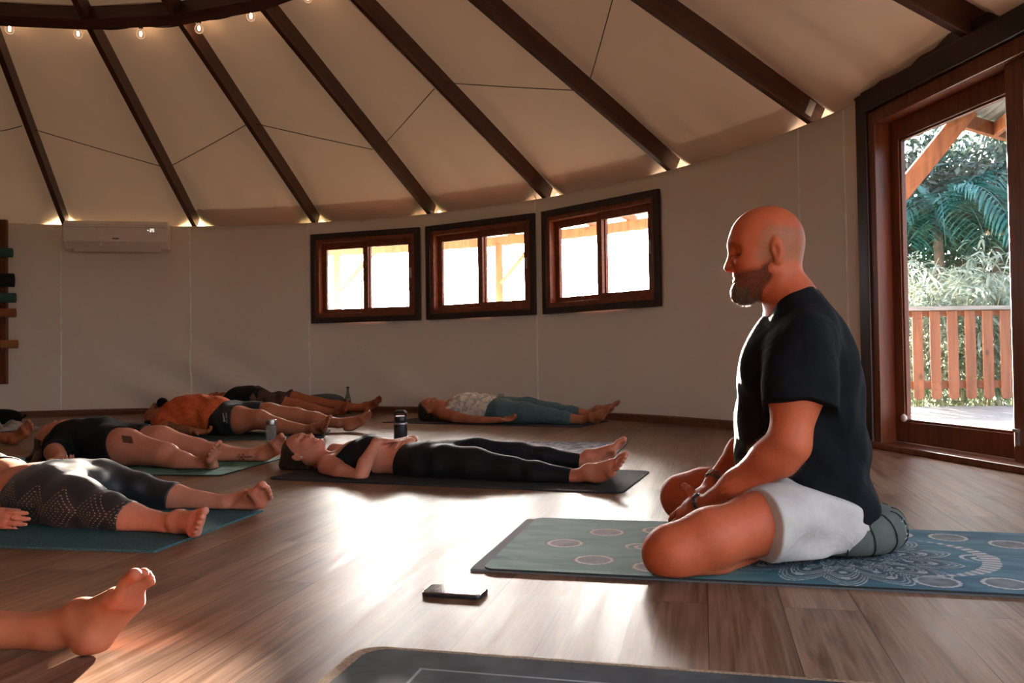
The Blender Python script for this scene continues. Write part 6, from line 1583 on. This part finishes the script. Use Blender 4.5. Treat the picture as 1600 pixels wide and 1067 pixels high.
    for q in ([Prim(c + un * (38 * f - 66 * u + s_ * 8 * sd), c + un * (4 * f - 46 * u + s_ * 29 * sd), 19 * un, 16 * un, k=.012) for s_ in (-1, 1)] + [ell(c + un * (35 * f - 68 * u), f, u, (17 * un, 15 * un, 18 * un), .02), Prim(c + un * (30 * f - 70 * u), c + un * (10 * f - 58 * u), 17 * un, 17 * un, k=.02), Prim(c + un * (40 * f - 45 * u - 14 * sd), c + un * (40 * f - 45 * u + 14 * sd), 8 * un, k=.008)]): F2.add(q)
    F2.displace(lambda x, y, z: .0014 * np.sin(x * 900 + 6 * np.sin(z * 500)) * np.sin(z * 800 + y * 600)); V, Q = F2.mesh(); fast_mesh('beard', V, Q, simple('black_beard', (.010, .008, .007), .95, spec=.1), B.o, None, np.ones((len(V), 3)))
    return B
# ------------------------------------------------ person in brown shorts at the wall
def person_back():
    B = Body((-2.556, 8.80, 0), (1, -.04, 0), .005); p = B.p; n = B.n
    B.head((334, 629, 0), (-.15, -1), (-1, .15), .0017, False)
    B.lim('neck', [(344, 631, 0), (354, 632, 0)], [.062, .075], .03)
    B.lim('torso', [(356, 631, 0), (374, 627, 0), (392, 626, 0)], [(.165, .10), (.19, .135), (.185, .135)], .06)
    for s_ in (1, -1): B.lim('torso', [(354, 632, s_ * .05), (350, 635, s_ * .18)], [.06, .06], .04)
    B.lim('belly', [(392, 626, 0), (406, 628, 0)], [(.185, .14), (.18, .13)], .06)
    B.lim('hips', [(408, 631, 0), (424, 634, 0)], [(.18, .115), (.185, .11)], .05)
    B.lim('armN', [(350, 636, .20), (368, 643, .25), (394, 645, .26)], [.058, .045, .030], .03); W = p((394, 645, .26)); B.P += hand_prims(W, B.axis, Zv, n, 1.0, .4)
    far_arm(B, ('q', -.46, -.20, .10), 0, -.25, .06, (.056, .045, .030), 1.0)
    B.lim('thighN', [(424, 634, .10), (440, 633, .11), (464, 634, .12)], [.105, .092, .068], .04); B.lim('calfN', [(464, 634, .12), (490, 641, .12), (522, 645, .11)], [.066, .058, .038], .03)
    B.lim('thighF', [(428, 630, -.12), (460, 625, -.16), (496, 630, -.19)], [.105, .088, .066], .04); B.lim('calfF', [(496, 630, -.19), (528, 634, -.20), (560, 637, -.21)], [.064, .058, .038], .03)
    AN = B.foot((534, 645, .11), (539, 632, .24), True, B.axis * .9 + n * .1, 1.1); B.P.append(Prim(p((522, 645, .11)), AN, .038, .038, k=.02, tg='foot'))
    AF = B.foot((572, 640, -.21), (594, 621, -.18), False, B.axis * .8 + n * .5, 1.1); B.P.append(Prim(p((560, 637, -.21)), AF, .038, .038, k=.02, tg='foot'))
    B.skin('person', SK_DEEP, 'person lying by the wall in black top and dark brown shorts', .0075)
    B.wear('top', BLK2, UPPER + ('armN',), .010, [(p((356, 622, 0)), unit(-B.axis + Zv * .35), .006), (p((412, 628, 0)), B.axis, .005), B.hem(True, (366, 642, .245), p((368, 643, .25)) - p((350, 636, .20)), .215)], (), .005)
    BR = fabric('brown_shorts_cloth', (.075, .038, .028), 700, rough=.9, fold=.5, foldscale=14)
    B.wear('shorts', BR, SHORT, .016, [(p((402, 630, 0)), -B.axis, .006), B.hem(True, (446, 633, .11), p((464, 634, .12)) - p((424, 634, .10))), B.hem(False, (456, 626, -.16), p((496, 630, -.19)) - p((428, 630, -.12)))], (), .005, lambda x, y, z: .008 * np.sin(x * 38 + z * 30 + 2 * np.sin(y * 14)))
    hair_cap(B, hair_mat('dark_brown_hair', (.03, .015, .010)), 9, 22)
    return B
# ------------------------------------------------ woman in white tank top, far right
def woman_far():
    B = Body((-.12, 7.46, 0), (.925, -.38, 0), .0045); p = B.p; n = B.n
    B.head((672, 638.5, 0), (.03, -1), (-1, -.03), .00168, True, .05)
    B.lim('neck', [(680, 642, 0), (693, 644, 0)], [.052, .062], .03)
    B.lim('torso', [(698, 643, 0), (716, 639, 0), (736, 638, 0)], [(.135, .080), (.155, .108), (.15, .118)], .06)
    for s_ in (1, -1): B.lim('torso', [(698, 643, s_ * .04), (694, 646, s_ * .15)], [.05, .048], .04); B.ball('torso', (722, 629, s_ * .07), (.07, .055, .065), .04)
    B.lim('belly', [(736, 638, 0), (758, 638, 0)], [(.148, .124), (.155, .120)], .06)
    B.lim('hips', [(766, 640, 0), (788, 642, 0)], [(.165, .112), (.178, .108)], .05)
    B.lim('armN', [(693, 647, .165), (712, 652, .21), (736, 656, .24)], [.054, .048, .040], .03); B.lim('foreN', [(736, 656, .24), (754, 657, .25), (780, 656, .24)], [.039, .036, .025], .012)
    W = p((780, 656, .24)); B.P += hand_prims(W, p((804, 656, .23)) - W, Zv + n * .2, n, 1.0, .3)
    far_arm(B, ('q', -.46, -.17, .085), 0, -.22, .055)
    B.lim('thighN', [(786, 644, .09), (820, 645, .10), (862, 650, .11)], [.104, .086, .060], .04); B.lim('calfN', [(862, 650, .11), (882, 653, .11), (908, 656, .11)], [.058, .052, .035], .03)
    B.lim('thighF', [(786, 638, -.09), (825, 637, -.10), (868, 641, -.11)], [.104, .086, .058], .04); B.lim('calfF', [(868, 641, -.11), (892, 644, -.115), (922, 647, -.12)], [.056, .050, .034], .03)
    AN = B.foot((930, 656, .11), (944, 643, .21), True, B.axis * .95, 1.05); B.P.append(Prim(p((908, 656, .11)), AN, .035, .035, k=.02, tg='foot'))
    AF = B.foot((936, 648, -.12), (961, 630, -.14), False, B.axis * .95, 1.05); B.P.append(Prim(p((922, 647, -.12)), AF, .034, .035, k=.02, tg='foot'))
    B.skin('person', SK_MID, 'woman in printed white tank top and teal leggings lying near the wall', .0075)
    t = NT('printed_tank'); v = t.coords((14, 14, 14)); x = t.noise(v, 1.0, 4, .6, 1.0); v2 = t.coords((30, 6, 8)); y = t.noise(v2, 1.0, 2); t.color(t.mix(t.math('MULTIPLY', t.math('GREATER_THAN', x, .52), .75), t.ramp(y, [(.35, (.62, .52, .43)), (.65, (.74, .64, .54))]), (.28, .30, .26))); t.setb(Roughness=.9); t.bump(y, .4, .01)
    def fold(x, y, z): return .004 * np.sin((x * .925 - y * .38) * 75 + 2 * np.sin(z * 20)) * np.clip(z * 6, 0, 1)
    B.wear('tank_top', t.m, UPPER, .009, [(p((708, 636, 0)), unit(-B.axis + Zv * .45), .006), (p((772, 640, 0)), unit(B.axis - Zv * .42), .005)], (), .0045, fold)
    TL = fabric('teal_leggings_cloth', (.070, .125, .135), 900, rough=.7, fold=.12, foldscale=12)
    B.wear('leggings', TL, CORE, .005, [(p((764, 640, 0)), -unit(B.axis - Zv * .42), .004), B.hem(True, (893, 655, .11), p((908, 656, .11)) - p((882, 653, .11))), B.hem(False, (905, 646, -.118), p((922, 647, -.12)) - p((892, 644, -.115)))], (), .0045)
    hm = hair_mat('dark_brown_hair', (.028, .017, .014)); _, c, f, u, sd, un = B.fr
    hair_cap(B, hm, 8, 22, None, [ell(c + un * (-44 * f + 20 * u), f, u, (36 * un, 46 * un, 50 * un), .03), Prim(c + un * (-52 * f - 10 * u), c + un * (-62 * f - 58 * u), 30 * un, 20 * un, 24 * un, 18 * un, sd, k=.03)])
    return B
# ------------------------------------------------ two people of whom only feet are in view
def lying_rest(B, hipz, ankN, ankF, r=1.0, female=True, kneeF=None):
    """thighs, trunk, arms and head placed along the body's own axis, for the part beyond the picture's edge"""
    p = B.p
    for s_, an, tg in ((1, ankN, 'N'), (-1, ankF, 'F')):
        h = p(('q', 0, s_ * .095, hipz)); k = h * .5 + an * .5; k = k + np.array([0, 0, .02]); k = kneeF if kneeF is not None and tg == 'F' else k
        for a, b, ra, rb in ((h, k, .095 * r, .058 * r), (k, k * .62 + an * .38 + np.array([0, 0, -.008]), .057 * r, .050 * r), (k * .62 + an * .38 + np.array([0, 0, -.008]), an, .050 * r, .034 * r)): B.P.append(Prim(a, b, ra, rb, k=.03, tg=('thigh' if ra > .09 * r else 'calf') + tg))
    B.lim('hips', [('q', -.10, 0, hipz), ('q', .04, 0, hipz)], [(.165, .09), (.172, .095)], .05); B.lim('torso', [('q', -.50, 0, .105), ('q', -.30, 0, .105), ('q', -.10, 0, .10)], [(.14, .085), (.15, .098), (.14, .085)], .06)
    for s_ in (1, -1):
        B.lim('torso', [('q', -.52, s_ * .04, .10), ('q', -.55, s_ * .16, .08)], [.05, .05], .04); B.lim('armN', [('q', -.54, s_ * .17, .075), ('q', -.28, s_ * .24, .055), ('q', -.05, s_ * .27, .045)], [.048, .038, .026], .03)
        W = p(('q', -.05, s_ * .27, .045)); B.P += hand_prims(W, B.axis, Zv, B.n * s_, .95, .35)
    B.lim('neck', [('q', -.55, 0, .10), ('q', -.66, 0, .095)], [.058, .05], .03); P, B.fr = split_frame(head_prims(p(('q', -.78, 0, .105)), Zv, -B.axis, .00163, female)); B.P += P
def foot_front():
    a0 = floor_at(112, 1010); ax = unit((.985, .06, 0)); O = a0 - ax * .86; O[2] = 0; B = Body(O, ax, .0032); p = B.p; n = B.n
    # body plane passes through the heel shown; the visible leg is the far one
    B.O = B.O + n * .10
    hc = at_depth(141, 1000, 1.64); tip = at_depth(219, 890, 1.60); d = unit(tip - hc); so = unit(np.array([.90, -.36, -.25])); so = unit(so - d * (so @ d)); m = np.cross(d, so); m = m if m[1] < 0 else -m
    P, A = foot_prims(hc, d, so, m, 1.0); B.P += P
    an = at_depth(84, 985, 1.66); B.P.append(Prim(an, A, .034, .036, k=.022, tg='foot')); c1 = at_depth(-60, 985, 1.66); B.P.append(Prim(c1, an, .040, .0335, k=.03, tg='calfF'))
    an2 = p(('q', .58, .24, .050)); lying_rest(B, .095, an2, c1)
    P, A2 = foot_prims(p(('q', .64, .25, .045)), Zv * .85 + n * .5, B.axis, Zv * .3 - n, 1.0); B.P += P; B.P.append(Prim(an2, A2, .034, .034, k=.02, tg='foot'))
    def tint(V, col):
        q = (V - hc) @ d; s__ = (V - hc) @ so; w = np.clip((s__ + .004) / .012, 0, 1) * (np.exp(-((q - .130) / .030) ** 2) + np.exp(-((q - .200) / .020) ** 2) + .7 * np.exp(-((q + .01) / .03) ** 2)); w = np.clip(w, 0, 1) * (q > -.05)
        return col * (1 - w[:, None] * np.array([.02, .34, .36]))
    B.skin('person', SK_MID, 'bare foot and shin reaching in from the left edge, nearest the camera', .0015, tint)
    B.wear('leggings', BLK, SHORT, .005, [(p(('q', -.12, 0, .1)), -B.axis, .004), (p(('q', .34, 0, .1)), B.axis, .003)], (), .005)
    B.wear('top', BLK2, UPPER, .008, [(p(('q', -.50, 0, .15)), unit(-B.axis + Zv * .5), .005), (p(('q', -.10, 0, .1)), B.axis, .005)], (), .005); hair_cap(B, hair_mat('brown_hair_2', (.05, .03, .018)), 6, 22)
    return B
def feet_left():
    hcN = at_depth(22, 688, 5.95); ax = unit((.93, -.37, 0)); O = np.array([hcN[0], hcN[1], 0]) - ax * .86; B = Body(O, ax, .0045); p = B.p; n = B.n; B.O = B.O - n * .10
    tip = at_depth(49, 663, 5.92); d = unit(tip - hcN); so = unit(ax * .75 + n * .65); so = unit(so - d * (so @ d)); m = np.cross(d, so); m = m if m[2] > 0 else -m
    hcN = hcN.copy(); hcN[2] = max(hcN[2], .036); P, A = foot_prims(hcN, d, so, m, 1.02); B.P += P; anN = hcN - ax * .07 + np.array([0, 0, .012]); B.P.append(Prim(anN, A, .034, .036, k=.02, tg='foot'))
    hcF = p(('q', .20, -.14, .038)); P, A = foot_prims(hcF, ax, -Zv, n, 1.0); B.P += P; anF = hcF + ax * .01 + Zv * .06; B.P.append(Prim(anF, A, .034, .034, k=.02, tg='foot'))
    lying_rest(B, .095, anN, anF, 1.0, True, p(('q', .12, -.12, .46))); B.skin('person', SK_MID, 'bare feet at the left edge, of someone lying just out of the picture', .0015)
    B.wear('trousers', BLK2, CORE, .008, [(p(('q', -.12, 0, .1)), -B.axis, .004), (p(('q', .66, 0, .1)), B.axis, .003, (HALF, B.O, n)), (p(('q', 0, 0, .16)), unit(-Zv + B.axis * .8), .003, (HALF, B.O, -n))], (), .005)
    B.wear('top', BLK2, UPPER, .008, [(p(('q', -.50, 0, .15)), unit(-B.axis + Zv * .5), .005), (p(('q', -.10, 0, .1)), B.axis, .005)], (), .005); hair_cap(B, hair_mat('brown_hair_3', (.04, .025, .018)), 6, 22)
    return B
for fn in (woman_middle, woman_front, woman_tattoo, man_orange, person_back, woman_far, foot_front, feet_left): fn()
